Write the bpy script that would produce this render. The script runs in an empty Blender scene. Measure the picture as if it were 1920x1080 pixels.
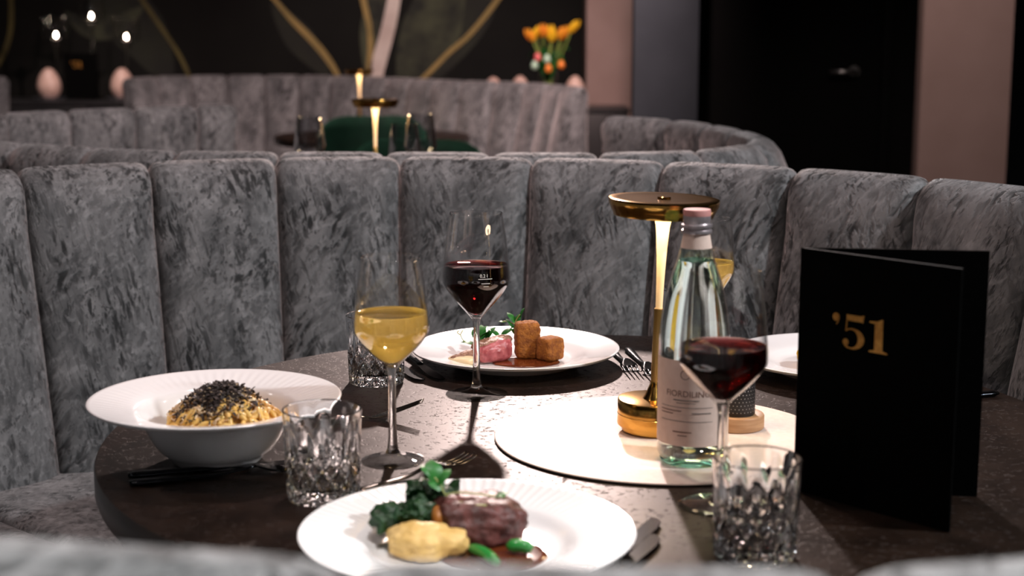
import bpy, bmesh, math, random
from math import sin, cos, pi, sqrt, radians
from mathutils import Vector, Matrix, noise
from mathutils.geometry import tessellate_polygon

scene = bpy.context.scene
C = scene.collection
R = random.Random(7)

# ------------------------------------------------------------------ camera
cam_d = bpy.data.cameras.new('camera')
cam_d.sensor_width = 36.0
cam_d.lens = 2887 * 36 / 1920
cam_d.clip_start = 0.05
cam_d.dof.use_dof = True
cam_d.dof.focus_distance = 2.10
cam_d.dof.aperture_fstop = 4.6
cam = bpy.data.objects.new('camera', cam_d)
cam.location = (0, 0, 1.2453)
cam.rotation_euler = (pi / 2 - 0.1699, 0, 0)
C.objects.link(cam)
scene.camera = cam

# ------------------------------------------------------------------ world, lights, exposure
w = bpy.data.worlds.new('world')
scene.world = w
w.use_nodes = True
w.node_tree.nodes['Background'].inputs[0].default_value = (0.5, 0.55, 0.62, 1)
w.node_tree.nodes['Background'].inputs[1].default_value = 0.02

def spot(name, loc, aim, power, color, angle=60, blend=0.6, radius=0.05):
    d = bpy.data.lights.new(name, 'SPOT')
    d.energy = power; d.color = color; d.spot_size = radians(angle); d.spot_blend = blend
    d.shadow_soft_size = radius
    o = bpy.data.objects.new(name, d)
    o.location = loc
    o.rotation_euler = (Vector(aim) - Vector(loc)).to_track_quat('-Z', 'Y').to_euler()
    C.objects.link(o)
    return o

WARM = (1.0, 0.79, 0.73)
PINK = (1.0, 0.72, 0.68)
COOL = (0.96, 0.98, 1.0)
NEUT = (1.0, 0.95, 0.92)
spot('ceiling_spot_key', (0.02, 6.25, 2.70), (-0.08, 1.80, 0.75), 830, WARM, 24, 1.0, 0.08)
spot('ceiling_spot_table', (2.5, 1.0, 2.80), (-0.1, 2.4, 0.80), 350, COOL, 85, 0.9, 0.06)
spot('fill_spot_rim', (-0.1, 2.45, 2.84), (-0.15, 2.85, 1.0), 95, PINK, 100, 0.9, 0.06)  # unseen spot added to tint the booth panel tops pink
spot('ceiling_spot_plates', (0.35, 1.30, 2.84), (0.0, 1.6, 0.75), 14, NEUT, 90, 0.9, 0.06)
spot('ceiling_spot_left', (-0.9, 1.3, 2.84), (-0.7, 1.7, 0.5), 45, WARM, 85, 0.9, 0.06)
spot('ceiling_spot_near', (0.1, 0.50, 2.84), (-0.05, 0.66, 0.9), 330, NEUT, 48, 0.9, 0.06)
spot('ceiling_spot_booth', (0.4, 5.0, 2.84), (-0.7, 7.6, 0.7), 640, PINK, 70, 0.9, 0.05)
spot('ceiling_spot_middle', (0.2, 3.0, 2.84), (-0.7, 4.6, 0.8), 260, PINK, 75, 0.9, 0.05)
spot('ceiling_spot_corner', (0.2, 7.2, 2.84), (0.6, 9.0, 1.0), 120, WARM, 50, 0.9, 0.05)
spot('ceiling_spot_mural', (-0.6, 8.2, 2.84), (-0.7, 9.6, 1.2), 70, WARM, 60, 0.9, 0.05)
spot('fill_spot_pillar', (0.9, 3.9, 2.84), (1.6, 5.6, 1.0), 150, WARM, 50, 0.9, 0.05)  # added fill that keeps the blush pillar from sinking into black
spot('fill_spot_sideboard', (-2.5, 7.7, 2.84), (-2.5, 8.95, 0.9), 120, WARM, 40, 0.9, 0.05)  # added fill to brighten the ceramic eggs on the left sideboard
for k, (lx, ly) in enumerate([(-2.4, 0.4), (-2.4, 2.4), (-2.2, 4.4), (2.4, -0.6), (2.6, 2.6), (-0.9, -1.4), (0.9, -1.4)]):
    spot('fill_spot_room', (lx, ly, 2.86), (lx, ly, 0), 26 if lx > 0.5 else 9, NEUT, 130, 0.5, 0.07)  # unseen downlights added for glints in the crystal tumblers

vs = scene.view_settings
vs.view_transform = 'Standard'; vs.look = 'None'; vs.gamma = 1.0; vs.use_curve_mapping = False
vs.exposure = 0.0
cy = scene.cycles
cy.max_bounces = 16; cy.transmission_bounces = 16; cy.transparent_max_bounces = 32
cy.sample_clamp_indirect = 40; cy.blur_glossy = 0.3
cy.glossy_bounces = 8; cy.diffuse_bounces = 4

# ------------------------------------------------------------------ materials
MATS = {}
def new_mat(name):
    m = bpy.data.materials.new(name); m.use_nodes = True
    m.node_tree.nodes.clear(); MATS[name] = m
    return m, m.node_tree.nodes, m.node_tree.links

def N(nodes, kind, **kw):
    n = nodes.new(kind)
    for k, v in kw.items():
        if k.startswith('i_'): n.inputs[k[2:].replace('_', ' ')].default_value = v
        else: setattr(n, k, v)
    return n

def c4(c): return (c[0], c[1], c[2], 1.0)

def principled(name, col, rough=0.5, metal=0.0, col2=None, nscale=30, ndetail=4, bump=0.0, bscale=None,
               stretch=(1, 1, 1), lo=0.35, hi=0.65, spec=0.5, emit=None, estr=0, sheen=0, sheen_tint=(1, 1, 1),
               coat=0, sss=0, aniso=0, rough2=None):
    m, nd, ln = new_mat(name)
    out = N(nd, 'ShaderNodeOutputMaterial'); b = N(nd, 'ShaderNodeBsdfPrincipled')
    ln.new(b.outputs[0], out.inputs[0])
    b.inputs['Base Color'].default_value = c4(col)
    b.inputs['Roughness'].default_value = rough
    b.inputs['Metallic'].default_value = metal
    b.inputs['Specular IOR Level'].default_value = spec
    b.inputs['Coat Weight'].default_value = coat
    b.inputs['Coat Roughness'].default_value = 0.05
    b.inputs['Sheen Weight'].default_value = sheen
    b.inputs['Sheen Tint'].default_value = c4(sheen_tint)
    b.inputs['Anisotropic'].default_value = aniso
    if sss:
        b.inputs['Subsurface Weight'].default_value = sss
        b.inputs['Subsurface Radius'].default_value = (0.01, 0.006, 0.004)
        b.inputs['Subsurface Scale'].default_value = 0.5
    if emit:
        b.inputs['Emission Color'].default_value = c4(emit); b.inputs['Emission Strength'].default_value = estr
    tc = N(nd, 'ShaderNodeTexCoord'); mp = N(nd, 'ShaderNodeMapping'); mp.inputs['Scale'].default_value = stretch
    ln.new(tc.outputs['Object'], mp.inputs[0])
    if col2 or rough2 is not None:
        nz = N(nd, 'ShaderNodeTexNoise'); nz.inputs['Scale'].default_value = nscale; nz.inputs['Detail'].default_value = ndetail
        ln.new(mp.outputs[0], nz.inputs['Vector'])
        if col2:
            rp = N(nd, 'ShaderNodeValToRGB')
            rp.color_ramp.elements[0].position = lo; rp.color_ramp.elements[0].color = c4(col)
            rp.color_ramp.elements[1].position = hi; rp.color_ramp.elements[1].color = c4(col2)
            ln.new(nz.outputs['Fac'], rp.inputs[0]); ln.new(rp.outputs[0], b.inputs['Base Color'])
        if rough2 is not None:
            mr = N(nd, 'ShaderNodeMapRange'); mr.inputs[3].default_value = rough; mr.inputs[4].default_value = rough2
            mr.inputs[1].default_value = 0.3; mr.inputs[2].default_value = 0.7
            ln.new(nz.outputs['Fac'], mr.inputs[0]); ln.new(mr.outputs[0], b.inputs['Roughness'])
    if bump:
        nb = N(nd, 'ShaderNodeTexNoise'); nb.inputs['Scale'].default_value = bscale or nscale * 2; nb.inputs['Detail'].default_value = 5
        bp = N(nd, 'ShaderNodeBump'); bp.inputs['Strength'].default_value = bump; bp.inputs['Distance'].default_value = 0.002
        ln.new(mp.outputs[0], nb.inputs['Vector']); ln.new(nb.outputs['Fac'], bp.inputs['Height']); ln.new(bp.outputs[0], b.inputs['Normal'])
    return m

def velvet(name, light, mid, dark, sheen=0.4, tint=(1.0, 0.93, 0.92)):
    m, nd, ln = new_mat(name)
    out = N(nd, 'ShaderNodeOutputMaterial'); b = N(nd, 'ShaderNodeBsdfPrincipled')
    ln.new(b.outputs[0], out.inputs[0])
    tc = N(nd, 'ShaderNodeTexCoord'); oi = N(nd, 'ShaderNodeObjectInfo')
    add = N(nd, 'ShaderNodeVectorMath', operation='ADD'); mul = N(nd, 'ShaderNodeMath', operation='MULTIPLY'); mul.inputs[1].default_value = 17.0
    ln.new(oi.outputs['Random'], mul.inputs[0]); ln.new(tc.outputs['Object'], add.inputs[0]); ln.new(mul.outputs[0], add.inputs[1])
    mp = N(nd, 'ShaderNodeMapping'); mp.inputs['Scale'].default_value = (1, 1, 0.42); mp.inputs['Rotation'].default_value = (0.25, 0.35, 0)
    ln.new(add.outputs[0], mp.inputs[0])
    # crushed nap: two directions of short dark strokes, chosen by a soft patch mask
    def strokes(rot, sc, lo, hi):
        mq = N(nd, 'ShaderNodeMapping', vector_type='TEXTURE'); mq.inputs['Rotation'].default_value = rot; mq.inputs['Scale'].default_value = (1, 1, 3.6)
        ln.new(add.outputs[0], mq.inputs[0])
        q = N(nd, 'ShaderNodeTexNoise'); q.inputs['Scale'].default_value = sc; q.inputs['Detail'].default_value = 3; q.inputs['Roughness'].default_value = 0.5; q.inputs['Distortion'].default_value = 0.25
        ln.new(mq.outputs[0], q.inputs['Vector'])
        r = N(nd, 'ShaderNodeMapRange', interpolation_type='SMOOTHSTEP'); r.inputs[1].default_value = lo; r.inputs[2].default_value = hi
        r.inputs[3].default_value = 1.0; r.inputs[4].default_value = 0.0; ln.new(q.outputs['Fac'], r.inputs[0])
        return r.outputs[0]
    sa = strokes((0.1, 0.60, 0.2), 84, 0.36, 0.53); sb = strokes((-0.1, -0.30, -0.2), 96, 0.36, 0.53); sl = strokes((0.1, 0.95, 0.0), 90, 0.34, 0.48)
    n2 = N(nd, 'ShaderNodeTexNoise'); n2.inputs['Scale'].default_value = 9; n2.inputs['Detail'].default_value = 2
    ln.new(add.outputs[0], n2.inputs['Vector'])
    r2 = N(nd, 'ShaderNodeMapRange'); r2.inputs[1].default_value = 0.44; r2.inputs[2].default_value = 0.56; ln.new(n2.outputs['Fac'], r2.inputs[0])
    pick = N(nd, 'ShaderNodeMix', data_type='FLOAT'); ln.new(r2.outputs[0], pick.inputs[0]); ln.new(sa, pick.inputs[2]); ln.new(sb, pick.inputs[3])
    fine = strokes((0.2, 0.25, 0.4), 150, 0.34, 0.46)
    fmx = N(nd, 'ShaderNodeMath', operation='MAXIMUM'); fml = N(nd, 'ShaderNodeMath', operation='MULTIPLY'); fml.inputs[1].default_value = 0.8
    ln.new(fine, fml.inputs[0]); ln.new(pick.outputs[0], fmx.inputs[0]); ln.new(fml.outputs[0], fmx.inputs[1])
    n4 = N(nd, 'ShaderNodeTexNoise'); n4.inputs['Scale'].default_value = 21; n4.inputs['Detail'].default_value = 2; ln.new(mp.outputs[0], n4.inputs['Vector'])
    r4 = N(nd, 'ShaderNodeMapRange'); r4.inputs[1].default_value = 0.40; r4.inputs[2].default_value = 0.60; r4.inputs[3].default_value = 0.35; r4.inputs[4].default_value = 0.95; ln.new(n4.outputs['Fac'], r4.inputs[0])
    mm = N(nd, 'ShaderNodeMath', operation='MULTIPLY'); ln.new(fmx.outputs[0], mm.inputs[0]); ln.new(r4.outputs[0], mm.inputs[1])
    n3 = N(nd, 'ShaderNodeTexNoise'); n3.inputs['Scale'].default_value = 17; n3.inputs['Detail'].default_value = 6; n3.inputs['Distortion'].default_value = 0.4; n3.inputs['Roughness'].default_value = 0.62
    ln.new(mp.outputs[0], n3.inputs['Vector'])
    cr = N(nd, 'ShaderNodeValToRGB'); cr.color_ramp.elements[0].position = 0.36; cr.color_ramp.elements[0].color = c4(mid)
    cr.color_ramp.elements[1].position = 0.64; cr.color_ramp.elements[1].color = c4(light); ln.new(n3.outputs['Fac'], cr.inputs[0])
    lt = N(nd, 'ShaderNodeMix', data_type='RGBA', blend_type='ADD'); lm = N(nd, 'ShaderNodeMath', operation='MULTIPLY'); lm.inputs[1].default_value = 0.30
    ln.new(sl, lm.inputs[0]); ln.new(lm.outputs[0], lt.inputs[0]); ln.new(cr.outputs[0], lt.inputs[6]); lt.inputs[7].default_value = c4(light)
    mx = N(nd, 'ShaderNodeMix', data_type='RGBA'); ln.new(mm.outputs[0], mx.inputs[0]); ln.new(lt.outputs[2], mx.inputs[6]); mx.inputs[7].default_value = c4(dark)
    ln.new(mx.outputs[2], b.inputs['Base Color'])
    b.inputs['Roughness'].default_value = 0.75; b.inputs['Specular IOR Level'].default_value = 0.25
    b.inputs['Sheen Weight'].default_value = sheen; b.inputs['Sheen Roughness'].default_value = 0.35; b.inputs['Sheen Tint'].default_value = c4(tint)
    bp = N(nd, 'ShaderNodeBump'); bp.inputs['Strength'].default_value = 0.5; bp.inputs['Distance'].default_value = 0.004; bp.invert = True
    ln.new(mm.outputs[0], bp.inputs['Height']); ln.new(bp.outputs[0], b.inputs['Normal'])
    return m

def thin_glass(name, tint=(1, 1, 1), boost=1.0, power=3.2):
    m, nd, ln = new_mat(name)
    out = N(nd, 'ShaderNodeOutputMaterial'); t = N(nd, 'ShaderNodeBsdfTransparent'); g = N(nd, 'ShaderNodeBsdfGlossy'); f = N(nd, 'ShaderNodeLayerWeight'); mx = N(nd, 'ShaderNodeMixShader')
    t.inputs[0].default_value = c4(tint); g.inputs['Roughness'].default_value = 0.0; f.inputs[0].default_value = 0.5
    pw = N(nd, 'ShaderNodeMath', operation='POWER'); pw.inputs[1].default_value = power; ln.new(f.outputs['Facing'], pw.inputs[0])
    mu = N(nd, 'ShaderNodeMath', operation='MULTIPLY_ADD'); mu.inputs[1].default_value = 0.96 * boost; mu.inputs[2].default_value = 0.04 * boost; mu.use_clamp = True
    ln.new(pw.outputs[0], mu.inputs[0]); ln.new(mu.outputs[0], mx.inputs[0]); ln.new(t.outputs[0], mx.inputs[1]); ln.new(g.outputs[0], mx.inputs[2]); ln.new(mx.outputs[0], out.inputs[0])
    return m

def solid_glass(name, col=(1, 1, 1), ior=1.5, absorb=None, density=0, rough=0.0, glow=None, clear=0.0, ctint=(1, 1, 1)):
    m, nd, ln = new_mat(name)
    out = N(nd, 'ShaderNodeOutputMaterial'); g = N(nd, 'ShaderNodeBsdfGlass'); g.inputs['Color'].default_value = c4(col); g.inputs['IOR'].default_value = ior
    g.inputs['Roughness'].default_value = rough
    if glow:      # translucent share added so that backlight makes the liquid glow
        tr = N(nd, 'ShaderNodeBsdfTranslucent'); tr.inputs[0].default_value = c4(glow[0]); ms = N(nd, 'ShaderNodeMixShader'); ms.inputs[0].default_value = glow[1]
        ln.new(g.outputs[0], ms.inputs[1]); ln.new(tr.outputs[0], ms.inputs[2]); ln.new(ms.outputs[0], out.inputs[0])
    elif clear:   # even transparent share, added to lighten the cast shadow
        tr = N(nd, 'ShaderNodeBsdfTransparent'); tr.inputs[0].default_value = c4(ctint); ms = N(nd, 'ShaderNodeMixShader'); ms.inputs[0].default_value = clear
        ln.new(g.outputs[0], ms.inputs[1]); ln.new(tr.outputs[0], ms.inputs[2]); ln.new(ms.outputs[0], out.inputs[0])
    else: ln.new(g.outputs[0], out.inputs[0])
    if absorb:
        v = N(nd, 'ShaderNodeVolumeAbsorption'); v.inputs['Color'].default_value = c4(absorb); v.inputs['Density'].default_value = density
        ln.new(v.outputs[0], out.inputs['Volume'])
    return m

def emitter(name, col, strength):
    m, nd, ln = new_mat(name)
    out = N(nd, 'ShaderNodeOutputMaterial'); e = N(nd, 'ShaderNodeEmission'); e.inputs[0].default_value = c4(col); e.inputs[1].default_value = strength
    ln.new(e.outputs[0], out.inputs[0])
    return m

def stone_table(name):
    m, nd, ln = new_mat(name)
    out = N(nd, 'ShaderNodeOutputMaterial'); b = N(nd, 'ShaderNodeBsdfPrincipled'); ln.new(b.outputs[0], out.inputs[0])
    tc = N(nd, 'ShaderNodeTexCoord')
    n1 = N(nd, 'ShaderNodeTexNoise'); n1.inputs['Scale'].default_value = 16; n1.inputs['Detail'].default_value = 8; n1.inputs['Roughness'].default_value = 0.65
    ln.new(tc.outputs['Object'], n1.inputs['Vector'])
    cr = N(nd, 'ShaderNodeValToRGB'); cr.color_ramp.elements[0].position = 0.32; cr.color_ramp.elements[0].color = (0.0040, 0.0019, 0.0011, 1)
    cr.color_ramp.elements[1].position = 0.72; cr.color_ramp.elements[1].color = (0.016, 0.0082, 0.0050, 1); ln.new(n1.outputs['Fac'], cr.inputs[0])
    # pits
    n2 = N(nd, 'ShaderNodeTexNoise'); n2.inputs['Scale'].default_value = 150; n2.inputs['Detail'].default_value = 4; n2.inputs['Distortion'].default_value = 0.5
    ln.new(tc.outputs['Object'], n2.inputs['Vector'])
    r2 = N(nd, 'ShaderNodeMapRange'); r2.inputs[1].default_value = 0.57; r2.inputs[2].default_value = 0.67; ln.new(n2.outputs['Fac'], r2.inputs[0])
    mx = N(nd, 'ShaderNodeMix', data_type='RGBA'); ln.new(r2.outputs[0], mx.inputs[0]); ln.new(cr.outputs[0], mx.inputs[6]); mx.inputs[7].default_value = (0.010, 0.006, 0.005, 1)
    ln.new(mx.outputs[2], b.inputs['Base Color'])
    ro = N(nd, 'ShaderNodeMapRange'); ro.inputs[1].default_value = 0.3; ro.inputs[2].default_value = 0.7; ro.inputs[3].default_value = 0.38; ro.inputs[4].default_value = 0.47
    ln.new(n1.outputs['Fac'], ro.inputs[0])
    ra = N(nd, 'ShaderNodeMath', operation='ADD'); rm = N(nd, 'ShaderNodeMath', operation='MULTIPLY'); rm.inputs[1].default_value = 0.25
    ln.new(r2.outputs[0], rm.inputs[0]); ln.new(ro.outputs[0], ra.inputs[0]); ln.new(rm.outputs[0], ra.inputs[1]); ln.new(ra.outputs[0], b.inputs['Roughness'])
    bp = N(nd, 'ShaderNodeBump'); bp.inputs['Strength'].default_value = 0.3; bp.inputs['Distance'].default_value = 0.0012; bp.invert = True
    ln.new(r2.outputs[0], bp.inputs['Height']); ln.new(bp.outputs[0], b.inputs['Normal'])
    b.inputs['Specular IOR Level'].default_value = 0.27
    b.inputs['Specular Tint'].default_value = (1.0, 0.84, 0.76, 1)
    return m

M_velvet = velvet('grey_crushed_velvet', (0.175, 0.181, 0.187), (0.072, 0.077, 0.081), (0.010, 0.012, 0.013))
M_green = principled('green_velvet', (0.002, 0.022, 0.011), 0.85, col2=(0.001, 0.012, 0.006), nscale=14, spec=0.2, sheen=0.15, sheen_tint=(0.2, 0.8, 0.5))
M_table = stone_table('brown_stone_laminate')
M_tedge = principled('dark_table_edge', (0.012, 0.008, 0.006), 0.35, col2=(0.02, 0.013, 0.01), nscale=20)
M_black = principled('black_coated_steel', (0.010, 0.010, 0.011), 0.45, col2=(0.014, 0.014, 0.015), nscale=40)
M_mat = principled('cream_leather', (0.68, 0.57, 0.51), 0.5, col2=(0.62, 0.51, 0.45), nscale=160, bump=0.12, bscale=500, spec=0.3)
M_matedge = principled('dark_leather_back', (0.03, 0.02, 0.016), 0.6, col2=(0.05, 0.035, 0.03), nscale=80)
M_china = principled('white_porcelain', (0.86, 0.86, 0.87), 0.12, col2=(0.82, 0.82, 0.83), nscale=8, coat=0.3)
M_gold = principled('polished_brass', (0.66, 0.37, 0.09), 0.16, 1.0, col2=(0.58, 0.31, 0.07), nscale=12)
M_gold_b = principled('brushed_brass', (0.72, 0.46, 0.17), 0.30, 1.0, col2=(0.60, 0.37, 0.12), nscale=60, stretch=(6, 6, 0.3), lo=0.3, hi=0.7)
M_stem = principled('warm_light_column', (0.98, 0.78, 0.50), 0.4, 0.0, col2=(0.95, 0.74, 0.46), nscale=20)
M_led = emitter('warm_led_diffuser', (1.0, 0.74, 0.45), 25)
M_glass = thin_glass('thin_clear_glass')
M_glass2 = thin_glass('polished_empty_glass', (0.93, 0.94, 0.95), 1.7, 1.7)
M_foot = thin_glass('glass_foot', (0.985, 0.99, 0.99), 1.25, 4.2)
M_gsolid = solid_glass('clear_glass', (1, 1, 1), 1.5, clear=0.08)
M_crystal = solid_glass('cut_crystal', (0.99, 0.995, 1.0), 1.50)
M_red = solid_glass('red_wine', (1, 0.90, 0.90), 1.34, (0.55, 0.01, 0.03), 105, clear=0.12, ctint=(0.9, 0.35, 0.35))
M_white = solid_glass('white_wine', (1, 0.99, 0.95), 1.34, (1.0, 0.82, 0.20), 8, glow=((1.0, 0.78, 0.22), 0.32))
M_bottle = thin_glass('pale_aqua_bottle_glass', (0.955, 0.988, 0.985), 1.3)
M_bbase = solid_glass('aqua_bottle_base', (0.80, 0.97, 0.95), 1.5)
M_water = solid_glass('mineral_water', (0.97, 1.0, 1.0), 1.33)
M_label = principled('beige_paper_label', (0.80, 0.62, 0.54), 0.7, col2=(0.76, 0.58, 0.50), nscale=120, spec=0.2)
M_cap = principled('silver_pink_cap', (0.55, 0.50, 0.52), 0.35, 0.7, col2=(0.48, 0.42, 0.44), nscale=30)
M_captop = principled('rose_cap_top', (0.62, 0.28, 0.26), 0.5, col2=(0.55, 0.25, 0.23), nscale=40)
M_ink = principled('brown_ink', (0.22, 0.10, 0.07), 0.7, col2=(0.18, 0.08, 0.06), nscale=60)
M_inkg = principled('grey_ink', (0.16, 0.13, 0.12), 0.7, col2=(0.13, 0.11, 0.1), nscale=60)
M_print = principled('white_glass_print', (0.75, 0.75, 0.77), 0.6, col2=(0.7, 0.7, 0.72), nscale=60)
M_wood = principled('beech_wood', (0.50, 0.29, 0.15), 0.5, col2=(0.40, 0.21, 0.10), nscale=35, stretch=(1, 1, 6))
M_cast = principled('black_cast_metal', (0.008, 0.008, 0.009), 0.4, col2=(0.012, 0.012, 0.013), nscale=50)
M_menu = principled('black_menu_board', (0.0014, 0.0015, 0.0015), 0.75, col2=(0.002, 0.0021, 0.0021), nscale=120, spec=0.03, bump=0.05, bscale=600)
M_menuedge = principled('grey_menu_board_edge', (0.10, 0.10, 0.10), 0.7, col2=(0.07, 0.07, 0.07), nscale=90)
M_foil = principled('gold_foil', (0.80, 0.42, 0.10), 0.34, 0.6, col2=(0.55, 0.25, 0.05), nscale=140, ndetail=5)
M_cut = principled('black_polished_cutlery', (0.020, 0.022, 0.025), 0.18, 1.0, col2=(0.026, 0.028, 0.032), nscale=25)
M_steel = principled('dark_bronze_cutlery', (0.10, 0.085, 0.075), 0.16, 1.0, col2=(0.13, 0.11, 0.095), nscale=25)
M_steak = principled('seared_beef', (0.045, 0.013, 0.010), 0.42, col2=(0.135, 0.045, 0.040), nscale=75, ndetail=6, bump=0.9, bscale=170, spec=0.35, lo=0.38, hi=0.62)
M_fat = principled('golden_fat', (0.40, 0.16, 0.03), 0.4, col2=(0.26, 0.09, 0.02), nscale=80, bump=0.3)
M_mash = principled('potato_mash', (0.52, 0.33, 0.10), 0.55, col2=(0.66, 0.46, 0.19), nscale=60, bump=0.7, bscale=110, spec=0.3)
M_kale = principled('dark_green_broccoli', (0.0015, 0.020, 0.003), 0.5, col2=(0.004, 0.045, 0.006), nscale=90, ndetail=6, bump=0.6, bscale=260)
M_stalk = principled('green_stalk', (0.02, 0.13, 0.035), 0.4, col2=(0.012, 0.085, 0.022), nscale=40)
M_bean = principled('green_bean', (0.015, 0.20, 0.030), 0.3, col2=(0.012, 0.15, 0.022), nscale=50, coat=0.3)
M_cress = principled('cress_leaf', (0.02, 0.17, 0.02), 0.45, col2=(0.010, 0.10, 0.012), nscale=60)
M_cstem = principled('cress_stem', (0.35, 0.38, 0.12), 0.45, col2=(0.28, 0.32, 0.10), nscale=60)
M_jus = principled('brown_jus', (0.075, 0.014, 0.005), 0.06, col2=(0.13, 0.032, 0.010), nscale=40, coat=0.6)
M_jus2 = principled('amber_jus', (0.16, 0.038, 0.010), 0.08, col2=(0.10, 0.020, 0.006), nscale=40, coat=0.6)
M_crumb = principled('golden_breadcrumb', (0.40, 0.145, 0.020), 0.8, col2=(0.22, 0.065, 0.010), nscale=150, ndetail=6, bump=1.0, bscale=420)
M_duck = principled('pink_roast_meat', (0.52, 0.15, 0.16), 0.35, col2=(0.30, 0.05, 0.06), nscale=100, ndetail=5, bump=0.4, bscale=260, sss=0.2)
M_crust = principled('seared_crust', (0.17, 0.070, 0.035), 0.5, col2=(0.36, 0.20, 0.13), nscale=190, ndetail=6, bump=0.8, bscale=400)
M_puree = principled('pale_puree', (0.72, 0.58, 0.36), 0.4, col2=(0.68, 0.52, 0.30), nscale=40, sss=0.2)
M_pasta = principled('yellow_pasta', (0.78, 0.46, 0.10), 0.35, col2=(0.80, 0.54, 0.18), nscale=60, sss=0.15, coat=0.2)
M_truffle = principled('black_truffle', (0.016, 0.010, 0.008), 0.6, col2=(0.035, 0.022, 0.017), nscale=200)
M_cheese = principled('grated_cheese', (0.80, 0.62, 0.40), 0.55, col2=(0.74, 0.54, 0.32), nscale=100, sss=0.1)
M_egg = principled('blush_ceramic_egg', (0.62, 0.44, 0.37), 0.4, col2=(0.46, 0.31, 0.26), nscale=14, ndetail=6)
M_wax = principled('white_candle_wax', (0.8, 0.72, 0.65), 0.5, col2=(0.75, 0.66, 0.6), nscale=20)
M_flame = emitter('candle_flame', (1.0, 0.80, 0.62), 60)
M_floor = principled('dark_oak_floor', (0.030, 0.020, 0.014), 0.45, col2=(0.05, 0.034, 0.024), nscale=6, stretch=(1, 8, 1))
M_mural = principled('black_mural_wall', (0.0022, 0.0024, 0.0022), 0.8, col2=(0.005, 0.0055, 0.0045), nscale=1.6, ndetail=3, spec=0.2)
M_ceil = principled('grey_ceiling', (0.50, 0.50, 0.50), 0.9, col2=(0.46, 0.46, 0.46), nscale=5)
M_darkwall = principled('charcoal_wall', (0.035, 0.038, 0.042), 0.85, col2=(0.040, 0.043, 0.048), nscale=6, spec=0.2)
M_beige = principled('blush_plaster', (0.30, 0.215, 0.195), 0.9, col2=(0.27, 0.19, 0.17), nscale=5, spec=0.2, bump=0.1)
M_blue = principled('slate_grey_plaster', (0.042, 0.050, 0.060), 0.9, col2=(0.036, 0.043, 0.052), nscale=6, spec=0.2)
M_door = principled('matt_black_door', (0.0016, 0.0018, 0.0019), 0.7, col2=(0.002, 0.0022, 0.0022), nscale=7, spec=0.1)
M_steelh = principled('brushed_steel_handle', (0.5, 0.5, 0.5), 0.3, 1.0, col2=(0.45, 0.45, 0.45), nscale=40)
M_side = principled('black_sideboard', (0.010, 0.0105, 0.0115), 0.4, col2=(0.014, 0.0145, 0.0155), nscale=9)
M_tray = principled('grey_silver_tray', (0.25, 0.27, 0.30), 0.35, 0.8, col2=(0.2, 0.22, 0.25), nscale=30)
M_pw = principled('mural_white_paint', (0.62, 0.55, 0.50), 0.8, col2=(0.48, 0.40, 0.36), nscale=6)
M_py = principled('mural_ochre_paint', (0.30, 0.21, 0.07), 0.8, col2=(0.20, 0.15, 0.05), nscale=6)
M_py2 = principled('mural_dim_ochre_paint', (0.10, 0.085, 0.022), 0.8, col2=(0.06, 0.05, 0.015), nscale=6)  # darker ochre: dimmer light on the left stems put into the colour
M_pg = principled('mural_green_paint', (0.009, 0.012, 0.005), 0.8, col2=(0.003, 0.0035, 0.0025), nscale=5, ndetail=5)
M_pg2 = principled('mural_moss_paint', (0.045, 0.052, 0.027), 0.8, col2=(0.006, 0.008, 0.005), nscale=7, ndetail=5)
M_ty = principled('yellow_tulip', (0.75, 0.50, 0.02), 0.5, col2=(0.70, 0.36, 0.01), nscale=30)
M_to = principled('orange_tulip', (0.75, 0.22, 0.02), 0.5, col2=(0.70, 0.32, 0.02), nscale=30)
M_leaf = principled('tulip_leaf', (0.010, 0.13, 0.020), 0.5, col2=(0.006, 0.08, 0.012), nscale=20)
M_tstem = principled('tulip_stem', (0.20, 0.28, 0.05), 0.5, col2=(0.15, 0.22, 0.04), nscale=20)
M_epink = principled('pink_easter_egg', (0.75, 0.16, 0.16), 0.4, col2=(0.7, 0.14, 0.14), nscale=30)
M_emint = principled('mint_easter_egg', (0.45, 0.65, 0.50), 0.4, col2=(0.4, 0.6, 0.45), nscale=30)
M_eor = principled('orange_easter_egg', (0.80, 0.24, 0.03), 0.4, col2=(0.75, 0.2, 0.02), nscale=30)

# ------------------------------------------------------------------ mesh helpers
def obj(name, verts, faces, mat, parent=None, smooth=True, mats=None, midx=None):
    me = bpy.data.meshes.new(name)
    me.from_pydata([tuple(v) for v in verts], [], faces)
    for mt in (mats or [mat]): me.materials.append(mt)
    if midx: me.polygons.foreach_set('material_index', midx)
    me.polygons.foreach_set('use_smooth', [smooth] * len(me.polygons))
    me.update()
    o = bpy.data.objects.new(name, me); C.objects.link(o)
    if parent: o.parent = parent
    return o

def autosmooth(o, ang=35):
    bm = bmesh.new(); bm.from_mesh(o.data)
    for e in bm.edges:
        if len(e.link_faces) == 2 and e.calc_face_angle(0) > radians(ang): e.smooth = False
    bm.to_mesh(o.data); bm.free()
    return o

def fixn(o):
    bm = bmesh.new(); bm.from_mesh(o.data); bmesh.ops.recalc_face_normals(bm, faces=bm.faces[:]); bm.to_mesh(o.data); bm.free()
    return o

def tag(o, label, cat, group=None):
    o['label'] = label; o['category'] = cat
    if group: o['group'] = group
    return o

def thing(name, label, cat, loc=(0, 0, 0), rotz=0, group=None):
    o = bpy.data.objects.new(name, None); C.objects.link(o)
    o.empty_display_size = 0.05
    o.location = loc; o.rotation_euler = (0, 0, rotz)
    return tag(o, label, cat, group)

def struct(o, kind='structure'):
    o['kind'] = kind
    return o

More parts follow.
